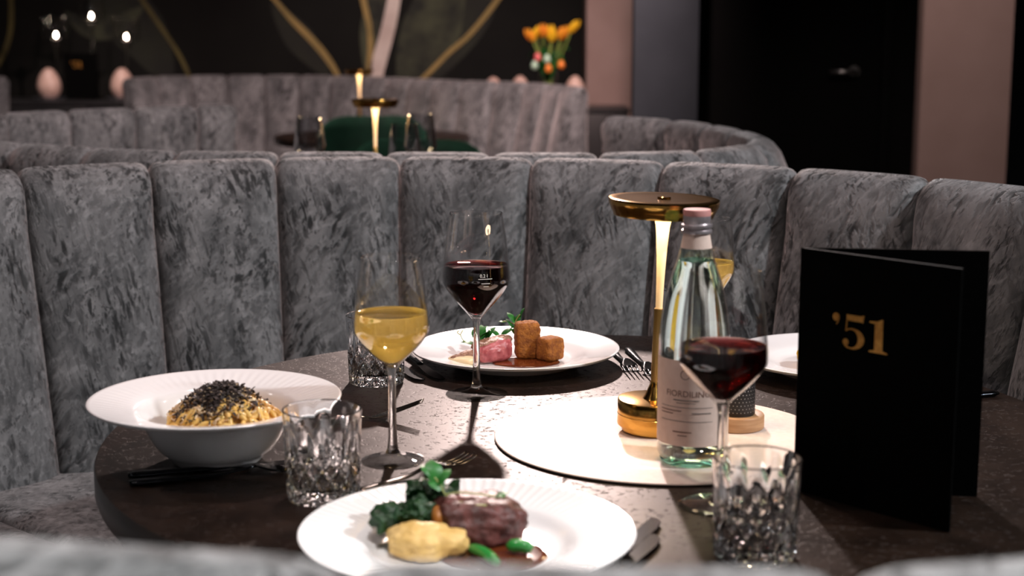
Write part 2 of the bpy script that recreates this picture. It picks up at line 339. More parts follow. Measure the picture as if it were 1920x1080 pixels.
def dup(root, loc, rotz, label, group=None):
    r = root.copy(); C.objects.link(r); r.location = loc; r.rotation_euler = (0, 0, rotz); r['label'] = label
    if group: r['group'] = group
    for ch in list(root.children):
        c = ch.copy(); C.objects.link(c); c.parent = r
        for g in ch.children:
            d = g.copy(); C.objects.link(d); d.parent = c
    return r

def lathe(prof, seg=64, c=(0, 0, 0), closed=False, mod=None):
    """prof: (r,z) list from start to end; r==0 ends become poles; closed joins last ring to first"""
    V, F = [], []
    rings = []
    for k, (r, z) in enumerate(prof):
        if r < 1e-7:
            rings.append([len(V)]); V.append((c[0], c[1], c[2] + z))
        else:
            ids = []
            for i in range(seg):
                a = 2 * pi * i / seg
                rr, zz = (r, z) if mod is None else mod(k, r, z, a)
                ids.append(len(V)); V.append((c[0] + rr * cos(a), c[1] + rr * sin(a), c[2] + zz))
            rings.append(ids)
    pairs = [(rings[i], rings[i + 1]) for i in range(len(rings) - 1)]
    if closed: pairs.append((rings[-1], rings[0]))
    for A, B in pairs:
        if len(A) == 1 and len(B) == 1: continue
        for i in range(seg):
            j = (i + 1) % seg
            if len(A) == 1: F.append((A[0], B[j], B[i]))
            elif len(B) == 1: F.append((A[i], A[j], B[0]))
            else: F.append((A[i], A[j], B[j], B[i]))
    return V, F

def lobj(name, prof, mat, parent=None, seg=64, c=(0, 0, 0), closed=False, mod=None, ang=35):
    V, F = lathe(prof, seg, c, closed, mod)
    return autosmooth(fixn(obj(name, V, F, mat, parent)), ang)

def smooth_prof(pts, n=6):
    """catmull-rom through profile points"""
    out = []
    P = [pts[0]] + list(pts) + [pts[-1]]
    for i in range(1, len(P) - 2):
        p0, p1, p2, p3 = P[i - 1], P[i], P[i + 1], P[i + 2]
        for k in range(n):
            t = k / n
            out.append(tuple(0.5 * (2 * p1[d] + (p2[d] - p0[d]) * t + (2 * p0[d] - 5 * p1[d] + 4 * p2[d] - p3[d]) * t * t + (3 * p1[d] - p0[d] - 3 * p2[d] + p3[d]) * t ** 3) for d in range(len(p1))))
    out.append(tuple(pts[-1]))
    return out

def box(x0, x1, y0, y1, z0, z1):
    V = [(x, y, z) for z in (z0, z1) for y in (y0, y1) for x in (x0, x1)]
    F = [(0, 2, 3, 1), (4, 5, 7, 6), (0, 1, 5, 4), (2, 6, 7, 3), (0, 4, 6, 2), (1, 3, 7, 5)]
    return V, F

def bobj(name, dims, mat, parent=None, bev=0.0, seg=2):
    V, F = box(*dims)
    o = obj(name, V, F, mat, parent, smooth=False)
    if bev:
        bm = bmesh.new(); bm.from_mesh(o.data)
        bmesh.ops.bevel(bm, geom=bm.edges[:], offset=bev, segments=seg, affect='EDGES', profile=0.6)
        bm.to_mesh(o.data); bm.free()
        o.data.polygons.foreach_set('use_smooth', [True] * len(o.data.polygons))
        autosmooth(o, 50)
    return o

def tube(pts, rad, seg=8, flat=1.0):
    """swept tube with caps; rad scalar or list"""
    V, F = [], []
    n = len(pts); P = [Vector(p) for p in pts]
    up = Vector((0, 0, 1))
    for i in range(n):
        t = (P[min(i + 1, n - 1)] - P[max(i - 1, 0)]).normalized()
        a = t.cross(up)
        if a.length < 1e-4: a = t.cross(Vector((1, 0, 0)))
        a.normalize(); b = a.cross(t).normalized()
        r = rad[i] if isinstance(rad, (list, tuple)) else rad
        for k in range(seg):
            q = 2 * pi * k / seg
            V.append(P[i] + a * (r * cos(q)) + b * (r * flat * sin(q)))
    for i in range(n - 1):
        for k in range(seg):
            l = (k + 1) % seg
            F.append((i * seg + k, i * seg + l, (i + 1) * seg + l, (i + 1) * seg + k))
    F.append(tuple(range(seg - 1, -1, -1))); F.append(tuple((n - 1) * seg + k for k in range(seg)))
    return V, F

def merge(parts):
    V, F = [], []
    for v, f in parts:
        o = len(V); V += [tuple(x) for x in v]; F += [tuple(i + o for i in q) for q in f]
    return V, F

def blob(c, rad, sub=4, amp=0.1, freq=30, octs=3, squash=2.0, seed=0.0, flatten=None):
    """noisy superellipsoid"""
    bm = bmesh.new(); bmesh.ops.create_icosphere(bm, subdivisions=sub, radius=1)
    V = []
    for v in bm.verts:
        d = v.co.normalized(); e = squash
        k = (abs(d.x) ** e + abs(d.y) ** e) ** (1 / e); kk = (k ** e + abs(d.z) ** e) ** (1 / e)
        s = 1 / kk
        q = Vector((d.x * s * rad[0], d.y * s * rad[1], d.z * s * rad[2]))
        nz = noise.fractal((q + Vector((seed, seed * 1.7, 0))) * freq, 0.9, 2.1, octs)
        q = q * (1 + amp * nz)
        if flatten is not None and q.z < flatten: q.z = flatten
        V.append((c[0] + q.x, c[1] + q.y, c[2] + q.z))
    bm.verts.index_update()
    F = [tuple(x.index for x in f.verts) for f in bm.faces]
    bm.free()
    return V, F

def extrude_poly(polys, th, to3):
    """list of 2D polygons -> slabs of thickness th; to3(x,y,d) maps to 3D"""
    V, F = [], []
    for poly in polys:
        n = len(poly); o = len(V)
        V += [to3(x, y, 0) for x, y in poly] + [to3(x, y, th) for x, y in poly]
        tri = tessellate_polygon([[Vector((x, y, 0)) for x, y in poly]])
        for t in tri:
            F.append((o + t[2], o + t[1], o + t[0])); F.append((o + n + t[0], o + n + t[1], o + n + t[2]))
        for i in range(n):
            j = (i + 1) % n
            F.append((o + i, o + j, o + n + j, o + n + i))
    return V, F

def text_mesh(s, size):
    cu = bpy.data.curves.new('lettering', 'FONT'); cu.body = s; cu.size = size; cu.resolution_u = 3
    o = bpy.data.objects.new('lettering', cu); C.objects.link(o)
    bpy.context.view_layer.update()
    me = o.to_mesh()
    V = [v.co.copy() for v in me.vertices]; F = [tuple(p.vertices) for p in me.polygons]
    o.to_mesh_clear(); bpy.data.objects.remove(o); bpy.data.curves.remove(cu)
    return V, F

TZ = 0.75   # table-top height

# ------------------------------------------------------------------ the room
struct(bobj('floor', (-4.2, 3.6, -2.5, 9.9, -0.05, 0.0), M_floor))
struct(bobj('ceiling', (-4.2, 3.6, -2.5, 9.9, 2.9, 3.0), M_ceil))
wb = struct(bobj('wall_back', (-4.2, 0.50, 9.6, 9.9, 0, 2.9), M_mural))
struct(bobj('wall_left', (-4.3, -4.2, -2.5, 9.9, 0, 2.9), M_darkwall))
struct(bobj('wall_right', (3.6, 3.7, -2.5, 9.9, 0, 2.9), M_darkwall))
struct(bobj('wall_rear', (-4.2, 3.6, -2.6, -2.5, 0, 2.9), M_darkwall))
struct(bobj('wall_corner', (0.43, 0.95, 9.0, 9.6, 0, 2.9), M_beige, bev=0.004))
struct(bobj('wall_column', (0.512, 0.785, 6.55, 6.66, 0, 2.9), M_blue, bev=0.004))
struct(bobj('wall_entrance', (0.785, 3.6, 7.05, 7.2, 0, 2.9), M_door))
struct(bobj('wall_pillar', (1.475, 1.80, 5.6, 5.68, 0, 2.9), M_beige, bev=0.004))
struct(bobj('wall_niche', (1.80, 3.6, 6.15, 6.35, 0, 2.9), M_blue))
d1 = struct(bobj('door_1', (0.83, 1.66, 7.00, 7.05, 0.0, 2.15), M_door, bev=0.003))
bobj('door_frame', (0.785, 0.83, 6.97, 7.05, 0, 2.2), M_door, d1, bev=0.003)
bobj('door_frame', (1.66, 1.71, 6.97, 7.05, 0, 2.2), M_door, d1, bev=0.003)
bobj('door_frame', (0.83, 1.66, 6.97, 7.05, 2.15, 2.2), M_door, d1, bev=0.003)
hv = merge([tube([(1.54, 7.0, 1.035), (1.54, 6.95, 1.035), (1.50, 6.945, 1.035), (1.42, 6.945, 1.035)], 0.009, 10)])
obj('door_handle', *hv, M_steelh, d1)
lobj('handle_rose', [(0, 0), (0.025, 0), (0.025, 0.008), (0, 0.008)], M_steelh, d1, 24).matrix_local = Matrix.Translation((1.54, 7.0, 1.035)) @ Matrix.Rotation(pi / 2, 4, 'X')

# mural: paint strokes on the black wall (flat in the photograph)
def stroke(name, pts, wid, mat, lift=0.004):
    P = smooth_prof(pts, 6); n = len(P); V, F = [], []
    for i, (x, z) in enumerate(P):
        a = P[max(i - 1, 0)]; b = P[min(i + 1, n - 1)]
        dx, dz = b[0] - a[0], b[1] - a[1]; L = sqrt(dx * dx + dz * dz) or 1
        t = i / (n - 1); h = wid(t) / 2
        V += [(x - dz / L * h, 9.6 - lift, z + dx / L * h), (x + dz / L * h, 9.6 - lift, z - dx / L * h)]
    for i in range(n - 1): F.append((2 * i, 2 * i + 1, 2 * i + 3, 2 * i + 2))
    return obj(name, V, F, mat, wb)
stroke('painted_stem', [(-0.62, 2.1), (-0.699, 1.581), (-0.724, 1.389), (-0.766, 1.196), (-0.814, 1.034), (-0.845, 0.92), (-0.87, 0.70)], lambda t: 0.07 + 0.03 * t, M_pw, 0.006)
stroke('painted_stem', [(-1.50, 1.42), (-1.452, 1.389), (-1.357, 1.277), (-1.245, 1.164), (-1.149, 1.05), (-1.079, 0.936), (-1.00, 0.75)], lambda t: 0.008 + 0.034 * sin(pi * min(1, t * 0.9)), M_py, 0.006)
stroke('painted_stem', [(-1.05, 2.0), (-0.937, 1.517), (-0.904, 1.357), (-0.877, 1.228), (-0.872, 1.083), (-0.888, 0.936), (-0.90, 0.75)], lambda t: 0.036, M_py, 0.006)
stroke('painted_stem', [(0.3, 1.9), (0.0, 1.517), (-0.114, 1.357), (-0.262, 1.18), (-0.394, 1.067), (-0.526, 0.936), (-0.659, 0.822)], lambda t: 0.034 - 0.008 * t, M_py, 0.006)
stroke('painted_stem', [(-3.05, 1.9), (-3.068, 1.485), (-3.07, 1.325), (-3.084, 1.196), (-3.123, 1.083), (-3.17, 1.002), (-3.3, 0.85)], lambda t: 0.03, M_py2, 0.006)
stroke('painted_stem', [(-2.5, 1.75), (-2.36, 1.517), (-2.267, 1.389), (-2.159, 1.228), (-2.066, 1.083), (-2.005, 0.953), (-1.97, 0.82)], lambda t: 0.026, M_py2, 0.006)
stroke('painted_leaf', [(-0.35, 1.75), (-0.45, 1.35), (-0.52, 1.15), (-0.60, 1.0), (-0.68, 0.85)], lambda t: 0.36 * sin(pi * (0.15 + 0.8 * t)), M_pg2, 0.002)
stroke('painted_leaf', [(-0.82, 1.75), (-0.80, 1.35), (-0.84, 1.15), (-0.86, 0.9)], lambda t: 0.22 * sin(pi * (0.2 + 0.7 * t)), M_pg2, 0.003)
stroke('painted_leaf', [(-1.48, 1.38), (-1.36, 1.22), (-1.25, 1.08), (-1.12, 0.9)], lambda t: 0.18 * sin(pi * t), M_pg, 0.002)
stroke('painted_leaf', [(-2.75, 1.32), (-2.60, 1.22), (-2.42, 1.24), (-2.25, 1.36)], lambda t: 0.14 * sin(pi * t), M_pg2, 0.002)
stroke('painted_leaf', [(-2.6, 1.7), (-2.45, 1.4), (-2.25, 1.15), (-2.1, 0.85)], lambda t: 0.34 * sin(pi * t), M_pg, 0.0015)
stroke('painted_leaf', [(-0.1, 1.8), (-0.2, 1.4), (-0.4, 1.1), (-0.55, 0.85)], lambda t: 0.26 * sin(pi * t), M_pg, 0.0015)

# ------------------------------------------------------------------ booths
class Path:
    def __init__(s, pts, n=24):
        s.P = [Vector((p[0], p[1], 0)) for p in smooth_prof(pts, n)]
        s.L = [0.0]
        for i in range(1, len(s.P)): s.L.append(s.L[-1] + (s.P[i] - s.P[i - 1]).length)
        s.len = s.L[-1]
    def at(s, d):
        d = min(max(d, 0), s.len - 1e-6)
        lo, hi = 0, len(s.L) - 1
        while hi - lo > 1:
            m = (lo + hi) // 2
            if s.L[m] <= d: lo = m
            else: hi = m
        t = (d - s.L[lo]) / (s.L[hi] - s.L[lo])
        return s.P[lo].lerp(s.P[hi], t)
    def frame(s, d):
        p = s.at(d); t = (s.at(d + 0.03) - s.at(d - 0.03)).normalized()
        return p, Vector((-t.y, t.x, 0))
    def near(s, q):
        q = Vector((q[0], q[1], 0))
        i = min(range(len(s.P)), key=lambda k: (s.P[k] - q).length)
        return s.L[i]

BACK = [(0.172, 0.42), (0.156, 0.50), (0.132, 0.62), (0.108, 0.74), (0.086, 0.84), (0.072, 0.90), (0.060, 0.94), (0.046, 0.970), (0.028, 0.991),
        (0.008, 1.0), (-0.012, 0.998), (-0.028, 0.986), (-0.038, 0.964), (-0.043, 0.93), (-0.046, 0.84), (-0.048, 0.6), (-0.048, 0.10)]
SEAT = [(0.06, 0.30), (0.06, 0.44), (0.072, 0.468), (0.095, 0.480), (0.14, 0.486), (0.28, 0.486), (0.42, 0.482), (0.47, 0.470), (0.495, 0.44), (0.50, 0.40), (0.495, 0.33), (0.48, 0.30)]

def offs_prof(prof, d):
    out = []
    n = len(prof)
    for i, (a, z) in enumerate(prof):
        p0 = prof[max(i - 1, 0)]; p1 = prof[min(i + 1, n - 1)]
        dx, dz = p1[0] - p0[0], p1[1] - p0[1]; L = sqrt(dx * dx + dz * dz)
        out.append((a + dz / L * d * -1, z + dx / L * d * 1))   # shift to the inside of the outline
    return out

def sweep_panel(path, s0, s1, prof, depth, zs, nu=15, sgn=1, pw=7, pw_top=None):
    V, F = [], []
    m = len(prof)
    for i in range(nu):
        t = i / (nu - 1); u = 0.5 - 0.5 * cos(pi * t)
        e = sqrt(max(0, 1 - abs(2 * u - 1) ** pw))
        pr = offs_prof(prof, sgn * depth * (1 - e))
        if pw_top:      # the crest stays flat and only its corners round off
            e2 = sqrt(max(0, 1 - abs(2 * u - 1) ** pw_top)); pt = offs_prof(prof, sgn * 0.026 * (1 - e2))
            k_ = [min(1, max(0, (z - 0.90) / 0.07)) for a, z in prof]
            pr = [(p[0] + (q[0] - p[0]) * w_, p[1] + (q[1] - p[1]) * w_) for p, q, w_ in zip(pr, pt, k_)]
        p, nn = path.frame(s0 + (s1 - s0) * u)
        for a, z in pr:
            q = p + nn * a; V.append((q.x, q.y, z * zs))
    for i in range(nu - 1):
        for k in range(m - 1):
            a = i * m + k; F.append((a, a + 1, a + m + 1, a + m))
        F.append((i * m + m - 1, i * m, (i + 1) * m, (i + 1) * m + m - 1))
    F.append(tuple(range(m - 1, -1, -1))); F.append(tuple((nu - 1) * m + k for k in range(m)))
    return V, F

def booth(name, label, pts, anchor, step, top=1.0, seat=True, group='curved velvet booths', seat_anchor=None, seat_step=0.62, step0=None):
    path = Path(pts)
    t = thing(name, label, 'booth', (0, 0, 0), 0, group)
    s_a = path.near(anchor)
    step0 = step0 or step     # channel width before the anchor
    s = s_a - math.floor(s_a / step0) * step0
    seams = []
    while s < path.len - 1e-4:
        seams.append(s); s += step0 if s < s_a - 1e-3 else step
    if seams[0] > step * 0.45: seams.insert(0, 0.0)
    else: seams[0] = 0.0
    if path.len - seams[-1] > step * 0.45: seams.append(path.len)
    else: seams[-1] = path.len
    for i in range(len(seams) - 1):
        V, F = sweep_panel(path, seams[i], seams[i + 1], BACK, 0.042, top, 21, pw=2.5, pw_top=11)
        autosmooth(fixn(obj('back_panel', V, F, M_velvet, t)), 60)
    if seat:
        sa = path.near(seat_anchor) if seat_anchor else s_a
        cuts = [sa - math.floor(sa / seat_step) * seat_step]
        while cuts[-1] + seat_step < path.len: cuts.append(cuts[-1] + seat_step)
        cuts = [0.0] + [c for c in cuts if 0.2 < c < path.len - 0.2] + [path.len]
        for i in range(len(cuts) - 1):
            V, F = sweep_panel(path, cuts[i] + 0.005, cuts[i + 1] - 0.005, SEAT, 0.02, 1.0, 17, sgn=-1, pw=14)
            autosmooth(fixn(obj('seat_cushion', V, F, M_velvet, t)), 60)
        V, F = sweep_panel(path, 0.01, path.len - 0.01, [(0.06, 0.0), (0.06, 0.305), (0.44, 0.305), (0.44, 0.0)], 0.0, 1.0, 60)
        obj('plinth', *fix(V, F), M_black, t, smooth=False)
    return t

def fix(V, F): return V, F

c1, r1 = (-0.186, 1.81), 1.072
def rr1(a): return r1 + 0.05 * max(0, 1 - a / 70)
P1 = [(c1[0] + rr1(a) * cos(radians(a)), c1[1] + rr1(a) * sin(radians(a))) for a in range(5, 200, 15)]
P1 += [(-1.06, 1.17), (-0.82, 0.92), (-0.52, 0.760), (-0.244, 0.703), (0.0, 0.664), (0.234, 0.672), (0.50, 0.77), (0.74, 0.98)]
booth('velvet_booth', 'grey velvet booth of wide channels wrapping the laid dining table', P1, (-0.207, 2.88), 0.232, 1.002, step0=0.25, seat_anchor=(-0.95, 2.45))
P2 = [(0.26, 4.25), (0.45, 4.0), (0.545, 3.6), (0.53, 3.32), (0.39, 3.10), (0.15, 3.02), (-0.2, 3.03), (-0.46, 3.04), (-0.7, 3.08), (-0.9, 3.18), (-1.1, 3.32),
      (-1.35, 3.6), (-1.5, 3.95), (-1.46, 4.3), (-1.31, 4.5), (-1.06, 4.72), (-0.875, 4.87)]
booth('velvet_booth', 'middle grey velvet booth directly behind the laid booth, open at its far side', P2, (-0.46, 3.04), 0.21, 0.998)
P3 = [(0.30, 6.63), (0.10, 7.13), (-0.29, 7.48), (-0.69, 7.95), (-1.11, 8.2), (-1.48, 8.2), (-1.80, 8.03), (-1.93, 7.75)]
booth('velvet_booth', 'farthest curved grey velvet booth below the painted white stem', P3, (-1.11, 8.2), 0.20, 0.98)
P4 = [(-2.56, 7.85), (-2.75, 7.95), (-3.05, 8.0), (-3.4, 7.85)]
booth('velvet_booth', 'grey velvet booth end at the left edge of the picture', P4, (-2.75, 7.95), 0.22, 0.985)

# ------------------------------------------------------------------ tables
def round_table(name, label, c, rad, th, foot=0.26):
    t = thing(name, label, 'table', (c[0], c[1], 0), 0, 'round pedestal tables')
    top = lobj('tabletop', [(0, TZ - th), (rad - 0.010, TZ - th), (rad - 0.003, TZ - th + 0.004), (rad, TZ - th + 0.012), (rad, TZ - 0.004), (rad - 0.0015, TZ - 0.001), (rad - 0.004, TZ), (0, TZ)], M_table, t, 128)
    top.data.materials.append(M_tedge)
    for p in top.data.polygons:
        if p.normal.z < 0.9: p.material_index = 1
    lobj('pedestal', [(0, 0.02), (0.045, 0.02), (0.045, TZ - th - 0.01), (0.12, TZ - th), (0, TZ - th)], M_black, t, 32)
    lobj('base_plate', [(0, 0), (foot, 0), (foot, 0.01), (foot - 0.02, 0.022), (0, 0.022)], M_black, t, 48)
    return t
TC = (0.104, 1.845)
round_table('dining_table', 'round brown stone-look table laid with four meals', TC, 0.60, 0.042)
round_table('dining_table', 'table inside the middle booth carrying a lit brass lamp and empty glasses', (-0.42, 4.05), 0.50, 0.035)
round_table('dining_table', 'dark table in the farthest booth behind the green chairs', (-0.63, 6.97), 0.44, 0.035)

# ------------------------------------------------------------------ placemat
pm = thing('placemat', 'round cream leather placemat under the brass lamp and bottle', 'placemat', (0.182, 1.812, TZ))
lobj('leather_top', [(0, 0.0018), (0.203, 0.0018), (0.2035, 0.0028), (0.2025, 0.0036), (0, 0.0036)], M_mat, pm, 96)
lobj('backing', [(0, 0.0003), (0.2025, 0.0003), (0.2032, 0.0018), (0, 0.0018)], M_matedge, pm, 96)
MATZ = TZ + 0.0037

# ------------------------------------------------------------------ table lamp
def make_lamp(label, loc, tilt=0.0):
    t = thing('table_lamp', label, 'lamp', loc, 0, 'brass table lamps')
    t.rotation_euler = (0, tilt, 0)
    b = lobj('base', [(0, 0.0), (0.038, 0.0), (0.039, 0.001), (0.039, 0.006), (0.0445, 0.0075), (0.0452, 0.009), (0.0452, 0.0215), (0.0447, 0.022), (0.0447, 0.0226), (0.0452, 0.0232), (0.0452, 0.0385), (0.0445, 0.0395), (0.043, 0.040), (0, 0.040)], M_gold, t, 72)
    lobj('neck', [(0.0145, 0.040), (0.0115, 0.046), (0.0085, 0.054), (0.0068, 0.058), (0.0062, 0.062)], M_gold, t, 32)
    lobj('lower_stem', [(0, 0.055), (0.0060, 0.055), (0.0060, 0.151), (0.0056, 0.152), (0.0044, 0.152)], M_gold_b, t, 32)
    up = [(0.0042, 0.150), (0.0046, 0.175), (0.0053, 0.20), (0.0064, 0.225), (0.0078, 0.245), (0.0092, 0.256), (0.0125, 0.2625), (0.019, 0.266)]
    lobj('upper_stem', smooth_prof(up, 3), M_stem, t, 32)
    lobj('light_diffuser', [(0.019, 0.2662), (0.0575, 0.2662)], M_led, t, 64)
    d = lobj('shade', [(0.0575, 0.2655), (0.060, 0.2655), (0.0605, 0.268), (0.0635, 0.2735), (0.066, 0.279), (0.0668, 0.2835), (0.0662, 0.286), (0.063, 0.2868), (0.055, 0.2862), (0.03, 0.2855), (0, 0.2855)], M_gold, t, 96)
    lobj('touch_button', [(0.008, 0.2855), (0.008, 0.2875), (0.007, 0.2882), (0, 0.2882)], M_gold, t, 24)
    return t
lamp = make_lamp('brass table lamp on the cream placemat next to the water bottle', (0.1735, 1.834, MATZ), 0.030)
dup(lamp, (-0.388, 4.36, TZ), 0.3, 'brass table lamp standing in the middle booth').rotation_euler = (0, 0.01, 0)
dup(lamp, (-0.71, 7.22, TZ), 0.8, 'smallest, most distant brass table lamp in the farthest booth').rotation_euler = (0, 0, 0)

# ------------------------------------------------------------------ stemware
def wine_glass(label, loc, H, rmax, zmax, rrim, ztip, rfoot, level=None, liquid=None, mark=False, group='stemmed wine glasses', cat='wine glass', liqname='wine', gm=None):
    t = thing('wine_glass', label, cat, loc, 0, group)
    th = 0.0011
    outer = smooth_prof([(0.0062, ztip + 0.004), (0.012, ztip + 0.011), (rmax * 0.62, ztip + (zmax - ztip) * 0.52), (rmax * 0.93, ztip + (zmax - ztip) * 0.86), (rmax, zmax + 0.004), (rmax * 0.965, zmax + (H - zmax) * 0.26), ((rmax + rrim) * 0.505, zmax + (H - zmax) * 0.6), (rrim, H)], 6)
    inner = [(max(r - th, 0.0015), z + (0.0015 if i < 5 else 0)) for i, (r, z) in enumerate(outer)]
    inner[0] = (0.0, outer[0][1] + 0.004)
    V, F = lathe(outer + [(rrim - th * 0.5, H + 0.0005)] + inner[::-1], 72)
    bowl = autosmooth(fixn(obj('bowl', V, F, gm or M_glass, t)), 60)
    st = [(0, 0.0), (rfoot - 0.0008, 0.0), (rfoot, 0.0008), (rfoot - 0.0006, 0.0017), (rfoot * 0.8, 0.0027), (rfoot * 0.5, 0.0042), (rfoot * 0.28, 0.0066), (0.0085, 0.0095), (0.0064, 0.0145), (0.0052, 0.024), (0.0047, 0.045), (0.0043, 0.07), (0.0042, ztip - 0.008), (0.0048, ztip - 0.001), (0.0064, ztip + 0.005), (0, ztip + 0.0055)]
    lobj('foot', [(r, z) for r, z in st[:8]] + [(0.0085, 0.0098), (0, 0.0098)], M_foot, t, 64, ang=50)
    lobj('stem', [(0, 0.0099), (0.0083, 0.0099)] + st[8:], M_gsolid, t, 32, ang=50)
    if level:
        ins = [(r - th - 0.00025, z) for r, z in outer if ztip + 0.013 < z < level]
        # radius at level
        for (ra, za), (rb, zb) in zip(outer, outer[1:]):
            if za <= level <= zb: rl = ra + (rb - ra) * (level - za) / (zb - za) - th - 0.00025
        prof = [(0, ztip + 0.010), (0.006, ztip + 0.0105)] + ins + [(rl, level - 0.0005), (rl + 0.0001, level + 0.0006), (rl - 0.0012, level), (0, level)]
        lobj(liqname, prof, liquid, t, 72, ang=50)
    if mark:
        V, F = text_mesh('0,2 l', 0.0062)
        Vo = []
        a0 = -pi / 2 + 0.13
        def rad_at(z):
            for (ra, za), (rb, zb) in zip(outer, outer[1:]):
                if za <= z <= zb: return ra + (rb - ra) * (z - za) / (zb - za)
            return rmax
        def wrap(x, z):
            r = rad_at(z) + 0.0003; a = a0 + x / r
            return (r * cos(a), r * sin(a), z)
        Vo = [wrap(v.x, level - 0.010 + v.y) for v in V]
        for (x0, x1, z) in ((-0.002, 0.017, level - 0.0125), (0.002, 0.014, level - 0.0185), (0.005, 0.012, level - 0.0225)):
            o = len(Vo)
            for k in range(7):
                x = x0 + (x1 - x0) * k / 6
                Vo += [wrap(x, z), wrap(x, z + 0.0007)]
            for k in range(6): F.append((o + 2 * k, o + 2 * k + 2, o + 2 * k + 3, o + 2 * k + 1))
        obj('fill_mark', Vo, F, M_print, bowl)
    return t

wine_glass('red wine glass in front of the plate with breaded cubes', (-0.048, 2.035, TZ), 0.248, 0.0456, 0.157, 0.0350, 0.1005, 0.042, 0.1775, M_red, True)
wine_glass('glass of golden white wine beside the pasta bowl', (-0.137, 1.714, TZ), 0.237, 0.0432, 0.153, 0.0332, 0.105, 0.0365, 0.1725, M_white, liqname='white_wine')
wine_glass('blurred red wine glass in front of the water bottle', (0.217, 1.546, TZ), 0.248, 0.0458, 0.155, 0.0360, 0.1035, 0.0435, 0.1700, M_red)
wine_glass('slim glass of white wine half hidden behind the water bottle', (0.267, 2.07, TZ), 0.236, 0.0362, 0.166, 0.0300, 0.112, 0.033, 0.176, M_white, liqname='white_wine')
wine_glass('empty wine glass left of the lamp in the middle booth', (-0.556, 4.24, TZ), 0.244, 0.0440, 0.155, 0.0330, 0.1, 0.04, group='empty glasses in the middle booth', gm=M_glass2)
wine_glass('shorter empty wine glass just right of the lamp in the middle booth', (-0.280, 4.02, TZ), 0.238, 0.0425, 0.150, 0.0330, 0.098, 0.038, group='empty glasses in the middle booth', gm=M_glass2)
wine_glass('rightmost empty wine glass in the middle booth', (-0.255, 4.30, TZ), 0.248, 0.0456, 0.157, 0.0345, 0.1, 0.042, group='empty glasses in the middle booth', gm=M_glass2)

# ------------------------------------------------------------------ cut crystal tumblers
def make_tumbler(label, loc, rotz):
    t = thing('tumbler', label, 'tumbler', loc, rotz, 'cut crystal water tumblers')
    H = 0.097; seg = 224
    zs = [0.0, 0.0008, 0.003] + [0.003 + 0.003 * k for k in range(1, 16)] + [0.052, 0.056, 0.062, 0.068, 0.074, 0.080, 0.086, 0.0905, 0.094, H - 0.001, H]
    def outer_r(z, a):
        base = 0.0385 + (0.0420 - 0.0385) * z / H
        cut = 0.0
        if 0.002 < z < 0.054:
            n = 14
            f1 = abs(((a * n / (2 * pi) + z / 0.026) % 1.0) * 2 - 1)
            f2 = abs(((a * n / (2 * pi) - z / 0.026) % 1.0) * 2 - 1)
            cut = 0.0034 * max(max(0, f1 * 2.2 - 1.2), max(0, f2 * 2.2 - 1.2))
            cut *= min(1, (z - 0.002) / 0.004)
        if 0.040 < z < 0.092:
            n = 14
            g = abs(((a * n / (2 * pi)) % 1.0) * 2 - 1)
            k = min(1, (z - 0.040) / 0.012) * min(1, max(0, (0.092 - z) / 0.020))
            cut = max(cut * (1 - k), 0.0022 * max(0, g * 1.5 - 0.5) * k)
        return base - cut
    V, F = [], []
    rings = []
    V.append((0, 0, 0.0015)); rings.append([0])
    for z in zs:
        ids = []
        for i in range(seg):
            a = 2 * pi * i / seg
            r = outer_r(z, a)
            if z == 0.0: r -= 0.003
            if z == 0.0008: r -= 0.0008
            if z == H: r -= 0.0006
            ids.append(len(V)); V.append((r * cos(a), r * sin(a), z))
        rings.append(ids)
    for (r, z) in [(0.0402, H), (0.0396, H - 0.001), (0.0392, 0.08), (0.0383, 0.05), (0.0372, 0.026), (0.0355, 0.018), (0.031, 0.0145), (0.018, 0.0135)]:
        ids = []
        for i in range(seg):
            a = 2 * pi * i / seg; ids.append(len(V)); V.append((r * cos(a), r * sin(a), z))
        rings.append(ids)
    rings.append([len(V)]); V.append((0, 0, 0.0132))
    for A, B in zip(rings, rings[1:]):
        for i in range(seg):
            j = (i + 1) % seg
            if len(A) == 1: F.append((A[0], B[j], B[i]))
            elif len(B) == 1: F.append((A[i], A[j], B[0]))
            else: F.append((A[i], A[j], B[j], B[i]))
    g = fixn(obj('crystal_body', V, F, M_crystal, t))
    autosmooth(g, 14)
    return t
tl = make_tumbler('cut crystal tumbler in front of the pasta bowl', (-0.2, 1.574, TZ), 0.1)
dup(tl, (-0.190, 2.108, TZ), 0.5, 'cut crystal tumbler right behind the golden white wine')
dup(tl, (0.229, 1.390, TZ), 0.3, 'nearest cut crystal tumbler in front of the black menu')
dup(tl, (0.270, 2.32, TZ), 0.2, 'cut crystal tumbler mostly hidden behind lamp stem and bottle')

# ------------------------------------------------------------------ water bottle
bt = thing('water_bottle', 'clear glass mineral water bottle with beige label and silver pink cap', 'bottle', (0.206, 1.703, MATZ))
bo = smooth_prof([(0.0360, 0.0045), (0.0392, 0.010), (0.0404, 0.018), (0.0405, 0.05), (0.0405, 0.10), (0.0402, 0.128), (0.0386, 0.158), (0.0338, 0.190), (0.0270, 0.214), (0.0205, 0.233), (0.0170, 0.246), (0.0142, 0.258), (0.0135, 0.268)], 4)
bi = [(r - 0.0016, z) for r, z in bo]
V, F = lathe(bo + bi[::-1], 72, closed=True)
shell = autosmooth(fixn(obj('glass_body', V, F, M_bottle, bt)), 60)
lobj('glass_base', [(0, 0.004), (0.018, 0.0035), (0.030, 0.0005), (0.034, 0.0), (0.0362, 0.0015), (0.0372, 0.0042), (0.0355, 0.0080), (0.025, 0.0085), (0, 0.0095)], M_bbase, bt, 72)
